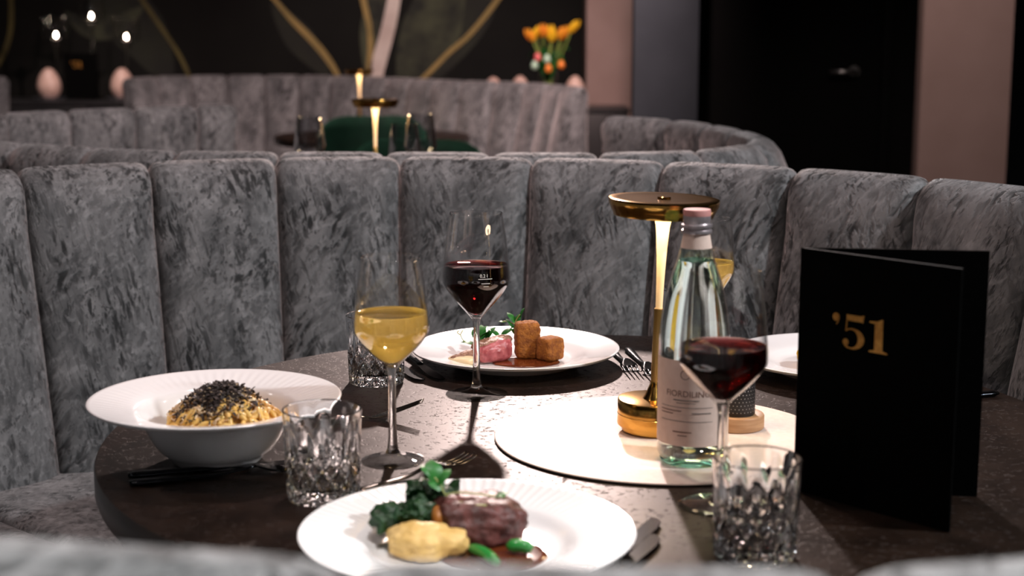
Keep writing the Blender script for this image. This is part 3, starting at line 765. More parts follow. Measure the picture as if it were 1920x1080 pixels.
wat = [(0, 0.0105), (0.030, 0.0098)] + [(r - 0.0003, z) for r, z in bi if 0.011 < z < 0.229] + [(0.0197, 0.2315), (0, 0.2315)]
lobj('water', wat, M_water, bt, 72, ang=50)
def band(name, z0, z1, a0, a1, mat, parent, lift=0.0004, n=40, rfun=None):
    V, F = [], []
    for k in range(n + 1):
        a = a0 + (a1 - a0) * k / n
        for z in (z0, z1):
            r = (rfun(z) if rfun else 0.0405) + lift
            V.append((r * cos(a), r * sin(a), z))
    for k in range(n): F.append((2 * k, 2 * k + 2, 2 * k + 3, 2 * k + 1))
    return obj(name, V, F, mat, parent)
def br(z):
    for (ra, za), (rb, zb) in zip(bo, bo[1:]):
        if za <= z <= zb: return ra + (rb - ra) * (z - za) / (zb - za)
    return bo[-1][0]
AF = -pi / 2 - 0.30     # direction the label faces
lab = band('label', 0.026, 0.124, AF - 1.25, AF + 1.25, M_label, bt)
lab['label'] = 'beige paper label with brown lettering'
V, F = text_mesh('FIORDILINO', 0.0098)
wd = max(v.x for v in V)
Vo = []
for v in V:
    a = AF + 0.02 + (v.x - wd / 2) / 0.0410; Vo.append((0.0411 * cos(a), 0.0411 * sin(a), 0.083 + v.y))
obj('lettering', Vo, F, M_ink, lab)
for (x0, x1, z, hh, mt) in ((-0.016, 0.014, 0.0785, 0.0009, M_inkg), (-0.012, 0.010, 0.0755, 0.0006, M_inkg), (-0.034, -0.006, 0.066, 0.0010, M_ink), (-0.034, -0.016, 0.0625, 0.0009, M_ink), (0.006, 0.028, 0.064, 0.0010, M_inkg),
                            (-0.034, 0.03, 0.0705, 0.0005, M_inkg), (-0.034, 0.03, 0.0545, 0.0005, M_inkg), (-0.016, 0.006, 0.042, 0.0011, M_ink), (-0.010, 0.001, 0.038, 0.0009, M_ink)):
    band('print_line', z, z + hh, AF + x0 / 0.041, AF + x1 / 0.041, mt, lab, 0.0007, 14)
cv = []; cf = []
for k in range(25):
    a = 2 * pi * k / 24; cv.append((0.0055 * cos(a), 0.0055 * sin(a))); cv.append((0.0047 * cos(a), 0.0047 * sin(a)))
for k in range(24): cf.append((2 * k, 2 * k + 2, 2 * k + 3, 2 * k + 1))
cv3 = []
for x, z in cv:
    a = AF - 0.05 + x / 0.041; cv3.append((0.0412 * cos(a), 0.0412 * sin(a), 0.108 + z))
obj('round_emblem', cv3, cf, M_ink, lab)
nl = band('neck_label', 0.2455, 0.2655, 0, 2 * pi, M_label, bt, 0.0004, 48, br)
cp = lobj('cap', [(0.0140, 0.262), (0.0168, 0.262), (0.0172, 0.2635), (0.0168, 0.2655), (0.0150, 0.2662), (0.0150, 0.2682), (0.0170, 0.2690), (0.0172, 0.2715), (0.0154, 0.2725), (0.0150, 0.2735), (0.0153, 0.2745), (0.0153, 0.2865), (0.0147, 0.288), (0, 0.288)], M_cap, bt, 48)
lobj('cap_top', [(0.0154, 0.2815), (0.0156, 0.2865), (0.0149, 0.2884), (0, 0.2886)], M_captop, bt, 48)

# ------------------------------------------------------------------ pepper mill
pmil = thing('pepper_mill', 'black dotted metal grinder on a round beech base behind the red wine', 'grinder', (0.277, 1.849, MATZ))
lobj('wooden_base', [(0, 0), (0.033, 0), (0.0345, 0.0015), (0.0345, 0.016), (0.0335, 0.0178), (0.030, 0.0185), (0.026, 0.0175), (0, 0.0175)], M_wood, pmil, 64)
body = lobj('grinder_body', [(0, 0.0178), (0.0225, 0.0178), (0.0230, 0.020), (0.0222, 0.055), (0.0215, 0.085), (0.0205, 0.0885), (0.0, 0.0895)], M_cast, pmil, 64)
parts = []
for row in range(14):
    z = 0.023 + row * 0.0044
    for k in range(30):
        a = 2 * pi * (k + 0.5 * (row % 2)) / 30
        r = 0.0230 - (z - 0.02) * 0.0226
        V = []
        ca, sa = cos(a), sin(a)
        V.append(((r + 0.0006) * ca, (r + 0.0006) * sa, z))
        for q in range(5):
            b = 2 * pi * q / 5; y = 0.0007 * cos(b); zz = 0.0007 * sin(b)
            V.append((r * ca - y * sa, r * sa + y * ca, z + zz))
        parts.append((V, [(0, 1 + q, 1 + (q + 1) % 5) for q in range(5)]))
st = obj('stud_pattern', *merge(parts), M_steelh, body)
st['kind'] = 'stuff'

# ------------------------------------------------------------------ menu with '51
def circle(cx, cy, r, n=20): return [(cx + r * cos(2 * pi * k / n), cy + r * sin(2 * pi * k / n)) for k in range(n)]
def digits():
    ones = [(0.03, 0), (0.66, 0), (0.66, 0.04), (0.49, 0.08), (0.48, 1.0), (0.44, 1.0), (0.30, 0.93), (0.02, 0.905), (0.02, 0.87), (0.21, 0.85), (0.21, 0.08), (0.03, 0.04)]
    bar = [(0.14, 1.0), (0.62, 1.0), (0.72, 1.03), (0.76, 1.03), (0.72, 0.80), (0.66, 0.82), (0.14, 0.82)]
    stem = [(0.14, 0.84), (0.175, 0.84), (0.155, 0.53), (0.12, 0.50), (0.105, 0.52)]
    out, inn = [], []
    for k in range(22):
        a = radians(118) - radians(118 + 128) * k / 21
        out.append((0.36 + 0.42 * cos(a), 0.295 + 0.315 * sin(a)))
        inn.append((0.31 + 0.25 * cos(a), 0.295 + 0.265 * sin(a)))
    bowl = [(0.12, 0.50)] + out + inn[::-1] + [(0.15, 0.49)]
    ball = circle(0.13, 0.17, 0.105)
    hook = [(0.05, 0.13), (0.10, 0.04), (0.20, -0.015), (0.24, 0.02), (0.17, 0.07)]
    return ones, [bar, stem, bowl, ball, hook]
def apostrophe():
    tail = []
    for k in range(9):
        a = radians(20) - radians(75) * k / 8
        tail.append((0.02 + 0.23 * cos(a), 0.86 + 0.26 * sin(a)))
    tail2 = []
    for k in range(9):
        a = radians(20) - radians(75) * k / 8
        tail2.append((0.03 + 0.17 * cos(a), 0.84 + 0.21 * sin(a)))
    return [circle(0.13, 0.87, 0.125), tail + tail2[::-1]]
def emblem():
    one, five = digits()
    polys = [[(x, y) for x, y in p] for p in apostrophe()]
    polys += [[(x + 0.36, y) for x, y in p] for p in five]
    polys += [[(x + 1.28, y) for x, y in one]]
    return polys
def make_menu(label, spine, fa, fb, H=0.264, Wd=0.190, up=0.184, size=0.0350, along=0.0425, th=0.0024):
    t = thing('menu', label, 'menu', (spine[0], spine[1], spine[2]), 0, 'black folding menus')
    for nm, ang, s in (('front_cover', fa, 1), ('back_cover', fb, -1)):
        d = Vector((cos(ang), sin(ang), 0)); nn = Vector((sin(ang), -cos(ang), 0)) * s
        def to3(x, y, k): return tuple(d * x + nn * (k) + Vector((0, 0, y)))
        V, F = extrude_poly([[(0, 0.0005), (Wd, 0.0005), (Wd, H), (0, H)]], th * (1 if s == 1 else 1), to3)
        cov = fixn(obj(nm, V, F, M_menu, t, smooth=False, mats=[M_menu, M_menuedge]))
        for p in cov.data.polygons:
            if p.normal.z > 0.9 and s == 1: p.material_index = 1
        if s == 1:
            def to3b(x, y, k): return tuple(d * (along + x * size) + nn * (th + 0.0001 + k) + Vector((0, 0, up - size * 0.5 + y * size)))
            e = fixn(obj('gold_emblem', *extrude_poly(emblem(), 0.0003, to3b), M_foil, cov, smooth=False))
            e['label'] = "gold '51 lettering"
    lobj('spine', [(0, 0.0005), (0.0022, 0.0005), (0.0022, H), (0, H)], M_menu, t, 12)
    return t
ang_f = math.atan2(1.456 - 1.600, 0.436 - 0.3055)
ang_b = math.atan2(1.574 - 1.600, 0.492 - 0.3055)
make_menu("black folding menu with gold '51 standing on the laid table", (0.3055, 1.600, TZ), ang_f, ang_b)

# ------------------------------------------------------------------ plates
def plate(name, label, loc, prof_top, th, foot_r, group, ribs=None, seg=160, cat='plate'):
    """prof_top: (r,z) from centre to rim"""
    t = thing(name, label, cat, loc, 0, group)
    top = smooth_prof(prof_top, 5)
    R0, Z0 = top[-1]
    under = [(r, z - th) for r, z in top if r > foot_r + 0.006][::-1]
    prof = top + [(R0 + 0.0012, Z0 - 0.001), (R0, Z0 - th * 0.75)] + under[1:] + [(foot_r + 0.003, 0.0015), (foot_r + 0.0015, 0.0), (foot_r - 0.0015, 0.0), (foot_r - 0.004, 0.002), (0, 0.002)]
    mod = None
    if ribs:
        n, ra, rb, amp = ribs
        nt = len(top)
        def mod(k, r, z, a):
            if k < nt and ra < r < rb:
                z = z + amp * (0.5 + 0.5 * cos(n * a)) * min(1, (r - ra) / 0.006, (rb - r) / 0.004)
            return r, z
    lobj('dish', prof, M_china, t, seg, mod=mod, ang=60)
    return t
plate('dinner_plate', 'white ribbed-rim plate of steak at the front of the table', (-0.042, 1.390, TZ),
      [(0, 0.007), (0.06, 0.007), (0.080, 0.0075), (0.090, 0.010), (0.100, 0.0165), (0.108, 0.0195), (0.130, 0.0235), (0.150, 0.0270), (0.1575, 0.0285)], 0.005, 0.085, 'white plates', (90, 0.108, 0.156, 0.0006), 540)
plate('dinner_plate', 'white plate with pink meat and two breaded cubes at the far side', (0.005, 2.232, TZ),
      [(0, 0.007), (0.07, 0.007), (0.086, 0.008), (0.098, 0.0125), (0.108, 0.016), (0.130, 0.0205), (0.1525, 0.0255)], 0.005, 0.088, 'white plates')
plate('dinner_plate', 'white plate at right, half hidden behind the black menu', (0.472, 2.180, TZ),
      [(0, 0.007), (0.07, 0.007), (0.086, 0.008), (0.098, 0.0125), (0.108, 0.016), (0.130, 0.0205), (0.1525, 0.0255)], 0.005, 0.088, 'white plates')
BC = (-0.340, 1.719)
plate('pasta_bowl', 'deep white wide-rimmed bowl of pasta at the left', (BC[0], BC[1], TZ),
      [(0, 0.011), (0.045, 0.011), (0.060, 0.016), (0.072, 0.030), (0.083, 0.052), (0.089, 0.0605), (0.097, 0.0645), (0.118, 0.0695), (0.1425, 0.0745)], 0.005, 0.048, None, (72, 0.098, 0.135, 0.0003), 432, 'bowl')

# ------------------------------------------------------------------ food: steak plate
PZ = TZ + 0.0072
def pool(name, pts, z, mat, label, cat, th=0.0022, n=90):
    """rounded puddle from an outline"""
    P = smooth_prof(pts + [pts[0]], 8)[:-1]
    cx = sum(p[0] for p in P) / len(P); cyy = sum(p[1] for p in P) / len(P)
    V, F = [], []
    rings = [(1.0, 0.0), (0.985, 0.6), (0.95, 0.9), (0.85, 1.0)]
    for s, h in rings:
        for p in P: V.append((cx + (p[0] - cx) * s, cyy + (p[1] - cyy) * s, z + th * h))
    m = len(P)
    for k in range(len(rings) - 1):
        for i in range(m):
            j = (i + 1) % m; F.append((k * m + i, k * m + j, (k + 1) * m + j, (k + 1) * m + i))
    V.append((cx, cyy, z + th)); c = len(V) - 1; b = (len(rings) - 1) * m
    for i in range(m): F.append((b + i, b + (i + 1) % m, c))
    V.append((cx, cyy, z)); c = len(V) - 1
    for i in range(m): F.append(((i + 1) % m, i, c))
    return tag(fixn(obj(name, V, F, mat)), label, cat)

pool('sauce', [(-0.055, 1.345), (-0.02, 1.331), (0.010, 1.336), (0.026, 1.350), (0.034, 1.368), (0.030, 1.385), (0.022, 1.400), (-0.01, 1.41), (-0.05, 1.40), (-0.07, 1.37)], PZ, M_jus, 'dark brown jus pooled under the steak', 'sauce', 0.002)
# steak: thick medallion with a darker seared side
stk = thing('steak', 'thick seared beef steak on the front plate', 'steak', (-0.033, 1.418, PZ + 0.001), 0.25)
V, F = blob((0, 0, 0.020), (0.0425, 0.036, 0.0225), 5, 0.13, 55, 5, 3.2, 1.3, -0.019)
V = [(x + 0.06 * (z - 0.02), y, z - 0.10 * x) for x, y, z in V]
obj('meat', V, F, M_steak, stk)
V, F = blob((-0.040, -0.004, 0.020), (0.0065, 0.019, 0.016), 3, 0.2, 70, 3, 2.6, 4.2)
obj('fat_edge', V, F, M_fat, stk)
V, F = blob((0, 0, 0.014), (0.037, 0.024, 0.0165), 5, 0.22, 48, 4, 2.3, 9.1, -0.013)
o = tag(obj('mash', [(x - 0.080, y + 1.374, z + PZ - 0.0005) for x, y, z in V], F, M_mash), 'scoop of yellow potato mash in front of the steak', 'mash')
def broccoli(label, base, tip, rad, seed):
    t = thing('broccolini', label, 'vegetable', base, 0, 'green broccolini beside the steak')
    d = Vector(tip) - Vector(base)
    V, F = tube([d * (k / 6) + Vector((0, 0, 0.002 * sin(k))) for k in range(7)], [0.0042 + 0.0002 * k for k in range(7)], 8)
    obj('stalk', V, F, M_stalk, t)
    rr = random.Random(seed); parts = []
    for k in range(9):
        c = d * (0.72 + 0.4 * rr.random()) + Vector((rr.uniform(-1, 1) * rad * 0.7, rr.uniform(-1, 1) * rad * 0.6, rr.uniform(-0.3, 0.8) * rad * 0.6))
        parts.append(blob(c, (rad * 0.52, rad * 0.5, rad * 0.48), 4, 0.42, 130, 4, 2.0, seed + k))
    obj('floret', *merge(parts), M_kale, t)
    rr = random.Random(seed + 50)
    for k in range(4):
        a = rr.uniform(0, 2 * pi); c = d * (0.55 + 0.12 * k)
        lv = []
        for i in range(7):
            for j in range(5):
                u = i / 6; v = (j / 4 - 0.5) * 0.022 * sin(pi * (0.12 + 0.85 * u))
                x = u * 0.032; zz = 0.006 * sin(5 * u + j) + 0.010 * u
                lv.append((c.x + x * cos(a) - v * sin(a), c.y + x * sin(a) + v * cos(a), c.z + 0.006 + zz))
        lf = [(i * 5 + j, i * 5 + j + 1, (i + 1) * 5 + j + 1, (i + 1) * 5 + j) for i in range(6) for j in range(4)]
        obj('leaf', lv, lf, M_kale, t)
    return t
broccoli('dark green broccolini reaching left behind the mash', (-0.050, 1.402, PZ + 0.008), (-0.104, 1.412, PZ + 0.018), 0.027, 3)
broccoli('dark green broccolini standing up behind the steak', (-0.064, 1.428, PZ + 0.012), (-0.082, 1.444, PZ + 0.036), 0.022, 8)
def bean(label, a, b, r=0.0052):
    A, B = Vector(a), Vector(b); n = 10
    pts = [A.lerp(B, k / n) + Vector((0, 0, 0.003 * sin(pi * k / n))) for k in range(n + 1)]
    rad = [r * (0.45 + 0.55 * min(1, 4 * min(k / n, 1 - k / n) + 0.25)) for k in range(n + 1)]
    V, F = tube(pts, rad, 12)
    return tag(obj('green_bean', V, F, M_bean), label, 'vegetable', 'green bean pieces in the jus')
bean('long green bean piece in front of the steak', (-0.040, 1.372, PZ + 0.007), (-0.013, 1.331, PZ + 0.0075))
bean('short green bean piece at the right of the steak', (-0.004, 1.372, PZ + 0.008), (0.019, 1.366, PZ + 0.008), 0.0062)
def sprig(name, label, base, stems, leaves, lsz, group=None):
    """stems: lists of points relative to base; leaves: (pos, dir angle, tilt)"""
    t = thing(name, label, 'herb', base, 0, group)
    for s in stems:
        P = smooth_prof(s, 5); obj('stem', *tube(P, 0.0009, 6), M_cstem, t)
    for (p, a, tl, sc) in leaves:
        lv, lf = [], []
        for i in range(8):
            u = i / 7; wv = sin(pi * min(1, 0.06 + u * 0.94)) ** 0.7 * 0.42
            for j in range(5):
                v = (j / 4 - 0.5) * 2 * wv; L = lsz * sc
                x = u * L; y = v * L; z = -0.25 * L * v * v * 2 + 0.18 * L * sin(pi * u)
                xx = x * cos(tl) - z * sin(tl); zz = x * sin(tl) + z * cos(tl)
                lv.append((p[0] + xx * cos(a) - y * sin(a), p[1] + xx * sin(a) + y * cos(a), p[2] + zz))
        lf = [(i * 5 + j, i * 5 + j + 1, (i + 1) * 5 + j + 1, (i + 1) * 5 + j) for i in range(7) for j in range(4)]
        obj('leaf', lv, lf, M_cress, t)
    return t
sprig('cress_sprig', 'light green cress sprig lying on top of the steak', (-0.064, 1.416, PZ + 0.045),
      [[(0, 0, 0), (0.010, -0.012, -0.002), (0.026, -0.022, -0.003), (0.040, -0.024, -0.003)], [(0, 0, 0), (0.015, -0.003, 0.003), (0.035, -0.006, 0.002), (0.052, -0.012, 0.001)], [(0, 0, 0), (-0.006, 0.004, 0.010), (-0.012, 0.006, 0.018)]],
      [((0.048, -0.012, 0.001), 0.2, 0.3, 1.0), ((0.050, -0.010, 0.002), -0.9, 0.1, 0.8), ((-0.010, 0.004, 0.012), 1.9, 0.9, 1.6), ((-0.008, 0.003, 0.008), 0.6, 0.7, 1.5), ((-0.012, 0.006, 0.016), 2.6, 0.6, 1.2), ((-0.004, 0.0, 0.004), 2.3, 0.5, 1.4)], 0.014)

# ------------------------------------------------------------------ food: far plate
PZ2 = TZ + 0.0072
pool('sauce', [(-0.025, 2.182), (0.01, 2.166), (0.045, 2.172), (0.068, 2.19), (0.066, 2.212), (0.03, 2.228), (-0.01, 2.225), (-0.03, 2.205)], PZ2, M_jus2, 'glossy amber jus in front of the breaded cubes', 'sauce', 0.0025)
mt = thing('roast_fillet', 'sliced pink roast fillet with browned crust on the far plate', 'meat', (-0.028, 2.207, PZ2 + 0.001), 0.45)
V, F = blob((0, 0, 0.015), (0.030, 0.019, 0.0165), 5, 0.10, 60, 4, 2.8, 2.2, -0.014)
V = [(x, y, z * (1 + 6.5 * x)) for x, y, z in V]
obj('meat', V, F, M_duck, mt)
V, F = blob((0.0, 0.006, 0.0255), (0.031, 0.0165, 0.0075), 5, 0.14, 90, 4, 2.6, 5.2)
V = [(x, y, z * (1 + 5.5 * x)) for x, y, z in V]
obj('crust', V, F, M_crust, mt)
V, F = blob((-0.042, 0.004, 0.011), (0.022, 0.008, 0.007), 4, 0.2, 90, 4, 2.2, 7.2)
obj('thin_slice', [(x, y, z + 0.1 * (x + 0.04)) for x, y, z in V], F, M_crust, mt)
def cube_croquette(label, loc, rz, dims, seed):
    V, F = blob((0, 0, dims[2] / 2), (dims[0] / 2, dims[1] / 2, dims[2] / 2), 5, 0.045, 170, 4, 7.0, seed)
    o = obj('croquette', V, F, M_crumb); o.location = loc; o.rotation_euler = (0, 0, rz)
    return tag(o, label, 'croquette', 'breaded potato cubes on the far plate')
cube_croquette('tall upright golden breaded cube', (0.0225, 2.228, PZ2 + 0.002), 0.15, (0.036, 0.032, 0.054), 1.0)
cube_croquette('low golden breaded cube right of the tall one', (0.0560, 2.212, PZ2 + 0.002), 0.75, (0.034, 0.029, 0.034), 5.0)
V, F = blob((0, 0, 0.006), (0.022, 0.015, 0.008), 4, 0.12, 50, 3, 2.2, 3.0, -0.005)
o = tag(obj('puree', [(x - 0.072, y + 2.190, z + PZ2) for x, y, z in V], F, M_puree), 'pale puree left of the pink fillet', 'puree')
sprig('pea_shoot', 'pea shoot with curled tendril behind the pink fillet', (-0.040, 2.235, PZ2 + 0.020),
      [[(0, 0, 0), (-0.018, 0.0, 0.0), (-0.030, 0.0, 0.004), (-0.036, 0, 0.014), (-0.032, 0, 0.022)], [(-0.036, 0, 0.014), (-0.041, 0, 0.018), (-0.038, 0, 0.021)]],
      [((-0.014, 0.0, 0.004), 0.2, 0.9, 1.3), ((-0.012, 0.0, 0.006), 1.2, 0.8, 1.2), ((-0.014, 0, 0), 3.0, 0.1, 1.0), ((0.0, 0, 0.004), 0.3, 0.9, 1.2), ((0.024, 0, 0.012), 0.4, 0.5, 1.0), ((0.022, 0, 0.010), 2.8, 0.6, 0.9), ((-0.008, -0.002, 0.004), -0.6, 0.8, 1.1)], 0.023)
sprig('pea_shoot', 'pea shoot rising behind the tall breaded cube', (0.006, 2.250, PZ2 + 0.028),
      [[(0, 0, 0), (-0.002, 0, 0.020), (0.006, 0, 0.034)], [(-0.002, 0, 0.020), (-0.016, 0, 0.024), (-0.022, 0, 0.022)]],
      [((-0.002, 0, 0.022), 2.6, 0.8, 1.2), ((-0.004, 0, 0.012), 2.9, 0.9, 1.2), ((0.0, 0, 0.020), 0.6, 1.0, 1.1), ((0.006, 0, 0.030), 0.2, 1.1, 1.0), ((-0.016, 0, 0.022), 3.1, 0.1, 0.7), ((0, -0.002, 0.004), 2.2, 1.0, 1.0)], 0.016)

# food on the plate behind the menu
V, F = blob((0, 0, 0.018), (0.030, 0.024, 0.022), 4, 0.25, 50, 4, 2.2, 3.5, -0.016)
tag(obj('saffron_risotto', [(x + 0.445, y + 2.170, z + PZ2) for x, y, z in V], F, M_ty), 'yellow food on the plate hidden behind the menu', 'food')

# ------------------------------------------------------------------ pasta
ps = thing('pasta', 'mound of yellow pasta topped with black truffle in the bowl', 'pasta', (BC[0] + 0.014, BC[1] - 0.006, TZ + 0.012))
def bowl_floor(x, y):
    r = sqrt((x + 0.014) ** 2 + (y - 0.006) ** 2); pr = [(0, 0.011), (0.045, 0.011), (0.060, 0.016), (0.072, 0.030), (0.083, 0.052), (0.09, 0.061), (0.2, 0.08)]
    for (ra, za), (rb, zb) in zip(pr, pr[1:]):
        if ra <= r <= rb: return za + (zb - za) * (r - ra) / (rb - ra) - 0.012 + 0.0055
    return 0.06
def mound(x, y):
    return max(mound0(x, y), bowl_floor(x, y))
def mound0(x, y):
    r = sqrt((x / 1.12) ** 2 + (y / 0.92) ** 2)
    return max(0.0, 0.058 * max(0, 1 - (r / 0.075) ** 2.0) ** 0.9 * (1 - 3.2 * max(0, x)) + 0.012)
V, F = [], []
for i in range(25):
    for j in range(25):
        x = (i / 24 - 0.5) * 0.13; y = (j / 24 - 0.5) * 0.11
        q = sqrt((x / 0.065) ** 2 + (y / 0.055) ** 2)
        if q > 1: x /= q; y /= q
        V.append((x, y, max(0.004, mound(x, y) - 0.008)))
F = [(i * 25 + j, (i + 1) * 25 + j, (i + 1) * 25 + j + 1, i * 25 + j + 1) for i in range(24) for j in range(24)]
obj('pasta_core', V, F, M_pasta, ps)
rr = random.Random(21)
for k in range(90):
    a = rr.uniform(0, 2 * pi); rad = 0.066 * sqrt(rr.random()); x0, y0 = rad * cos(a) * 1.08, rad * sin(a) * 0.86
    if x0 > 0.02 and rr.random() < 0.1: continue
    d = rr.uniform(0, 2 * pi); L = rr.uniform(0.022, 0.042); bend = rr.uniform(-35, 35); pts = []
    x, y = x0, y0
    for s in range(8):
        pts.append((x, y, mound(x, y) + 0.0005 + 0.003 * sin(s * 0.9 + k)))
        x += cos(d) * L / 7; y += sin(d) * L / 7; d += bend * L / 7
        q = sqrt((x / 0.066) ** 2 + (y / 0.058) ** 2)
        if q > 1: x /= q; y /= q
    obj('pasta_strand', *tube(smooth_prof(pts, 2), 0.0034, 8), M_pasta, ps)
def flakes(name, n, mat, seed, cx, cyv, spread, size, lift, lab=None):
    rr = random.Random(seed); V, F = [], []
    for k in range(n):
        x = cx + rr.gauss(0, spread[0]); y = cyv + rr.gauss(0, spread[1])
        q = sqrt((x / 0.066) ** 2 + (y / 0.055) ** 2)
        if q > 1: continue
        z = mound(x, y) + lift + rr.random() * 0.0045
        a = rr.uniform(0, 2 * pi); b = rr.uniform(-0.9, 0.9); l = size * rr.uniform(0.6, 1.5); wd = l * rr.uniform(0.18, 0.4)
        M = Matrix.Translation((x, y, z)) @ Matrix.Rotation(a, 4, 'Z') @ Matrix.Rotation(b, 4, 'Y') @ Matrix.Rotation(rr.uniform(-0.8, 0.8), 4, 'X')
        o = len(V)
        for (px, py, pz) in ((-l, -wd, 0), (0, -wd, 0.25 * l), (l, -wd, 0), (l, wd, 0), (0, wd, 0.25 * l), (-l, wd, 0)):
            V.append(tuple(M @ Vector((px, py, pz))))
            
        for (px, py, pz) in ((-l, -wd, 0), (0, -wd, 0.25 * l), (l, -wd, 0), (l, wd, 0), (0, wd, 0.25 * l), (-l, wd, 0)):
            V.append(tuple(M @ Vector((px, py, pz - 0.0006))))
        F += [(o, o + 1, o + 4, o + 5), (o + 1, o + 2, o + 3, o + 4), (o + 11, o + 10, o + 7, o + 6), (o + 10, o + 9, o + 8, o + 7)]
        for i in range(6): j = (i + 1) % 6; F.append((o + i, o + 6 + i, o + 6 + j, o + j))
    ob = obj(name, V, F, mat, ps, smooth=False); ob['kind'] = 'stuff'
    if lab: ob['label'] = lab
flakes('truffle_shavings', 620, M_truffle, 5, -0.008, -0.004, (0.018, 0.017), 0.0040, 0.005, 'black truffle shavings')
flakes('truffle_crumbs', 420, M_truffle, 6, -0.022, -0.012, (0.024, 0.022), 0.0024, 0.004, 'black truffle crumbs')
flakes('grated_cheese', 600, M_cheese, 9, -0.014, -0.006, (0.026, 0.022), 0.0034, 0.003, 'pale grated cheese')

# ------------------------------------------------------------------ cutlery (local x: handle end at 0, tip at L)
def knife(label, p0, ang, L=0.225, mat=None, z=TZ, group='black table knives'):
    mat = mat or M_cut
    t = thing('table_knife', label, 'knife', (p0[0], p0[1], z), ang, group)
    hl = L * 0.52
    n = 14; pts, rad = [], []
    for k in range(n + 1):
        u = k / n; pts.append((u * hl, 0, 0.0042)); rad.append(0.0085 - 0.0035 * u if 0 < k < n else 0.006 if k == 0 else 0.0042)
    V, F = tube(pts, rad, 12, flat=0.46)
    obj('handle', V, F, mat, t)
    prof = [(hl, -0.0035), (hl + 0.012, -0.0075), (hl + 0.05, -0.0098), (L - 0.030, -0.0102), (L - 0.010, -0.0075), (L - 0.002, -0.002), (L, 0.003), (L - 0.004, 0.0062), (L - 0.02, 0.0068), (hl + 0.01, 0.0052), (hl, 0.0035)]
    obj('blade', *extrude_poly([prof], 0.0016, lambda x, y, d: (x, y, 0.0030 + d)), mat, t, smooth=False)
    return t
def fork(label, p0, ang, L=0.205, mat=None, z=TZ, group='black table forks', lift=0.0):
    mat = mat or M_cut
    t = thing('table_fork', label, 'fork', (p0[0], p0[1], z), ang, group)
    hl = L * 0.60; pts, rad = [], []
    for k in range(17):
        u = k / 16; pts.append((u * (L - 0.068), 0, 0.0034 + 0.008 * max(0, (u - 0.6) / 0.4) ** 2 * (0 if lift else 1) + lift * 0.6 * (1 - u))); rad.append([0.006, 0.0078][k > 0] - 0.0052 * u)
    obj('handle', *tube(pts, rad, 10, flat=0.42), mat, t)
    def zc(x):  # curve of the head
        u = (x - (L - 0.068)) / 0.068
        if lift: return 0.0034 + lift * 1.15 * max(0, u) ** 1.25
        return 0.0114 - 0.0095 * sin(pi * min(1, u) * 0.62) + 0.010 * max(0, u - 0.55) ** 1.5 * 2
    # head plate
    V, F = [], []
    for i in range(9):
        x = L - 0.069 + 0.026 * i / 8; wv = 0.0026 + 0.0098 * min(1, (i / 8) * 1.5) ** 0.7
        for j in range(5):
            y = (j / 4 - 0.5) * 2 * wv
            V.append((x, y, zc(x) + 0.0006)); 
    nb = len(V)
    V += [(x, y, z2 - 0.0016) for x, y, z2 in V]
    for i in range(8):
        for j in range(4):
            a = i * 5 + j; F.append((a, a + 1, a + 6, a + 5)); F.append((nb + a, nb + a + 5, nb + a + 6, nb + a + 1))
        F.append((i * 5, (i + 1) * 5, nb + (i + 1) * 5, nb + i * 5)); F.append((i * 5 + 4, nb + i * 5 + 4, nb + (i + 1) * 5 + 4, (i + 1) * 5 + 4))
    F.append((0, nb, nb + 1, 1)); 
    for j in range(4): F.append((40 + j, 40 + j + 1, nb + 41 + j, nb + 40 + j))
    fixn(obj('head', V, F, mat, t))
    for q in range(4):
        y0 = (q - 1.5) * 0.0066; pts = [(L - 0.045 + 0.045 * s / 8, y0 * (1 - 0.04 * s / 8), zc(L - 0.045 + 0.045 * s / 8)) for s in range(9)]
        obj('tine', *tube(pts, [0.00195 - 0.00012 * s for s in range(9)], 8, flat=0.7), mat, t)
    return t
A = lambda a, b: math.atan2(b[1] - a[1], b[0] - a[0])
a0 = A((-0.421, 1.652), (-0.262, 1.703))
knife('upper of two black knives lying in front of the pasta bowl', (-0.424, 1.640), a0, 0.215)
fork('lower of two dark cutlery handles lying in front of the pasta bowl', (-0.416, 1.614), a0, 0.205)
fork('dark fork lying between tumbler and white wine, tines to the right', (-0.302, 1.902), A((-0.302, 1.902), (-0.113, 1.893)), 0.19, M_steel, lift=0.020)
knife('left of two black knives tucked under the far plate', (-0.205, 2.300), A((-0.205, 2.300), (-0.124, 2.098)), 0.212)
knife('right of two black knives tucked under the far plate', (-0.170, 2.305), A((-0.170, 2.305), (-0.096, 2.098)), 0.212)
fork('black fork tucked against the right rim of the far plate', (0.150, 2.335), A((0.150, 2.335), (0.176, 2.140)), 0.197)
fork('black fork lying nearer the brass lamp beside the far plate', (0.178, 2.315), A((0.178, 2.315), (0.205, 2.115)), 0.20)
fork('bronze fork whose tines show above the steak plate', (-0.165, 1.582), A((-0.165, 1.582), (-0.046, 1.716)), 0.179, M_steel)
knife('upper of two black knives right of the steak plate', (0.048, 1.268), A((0.048, 1.268), (0.146, 1.490)), 0.243)
knife('lower of two black knives right of the steak plate', (0.058, 1.250), A((0.058, 1.250), (0.141, 1.440)), 0.207)
knife('black knife just showing at the right behind the menu', (0.655, 2.026), A((0.655, 2.026), (0.48, 1.965)), 0.18)

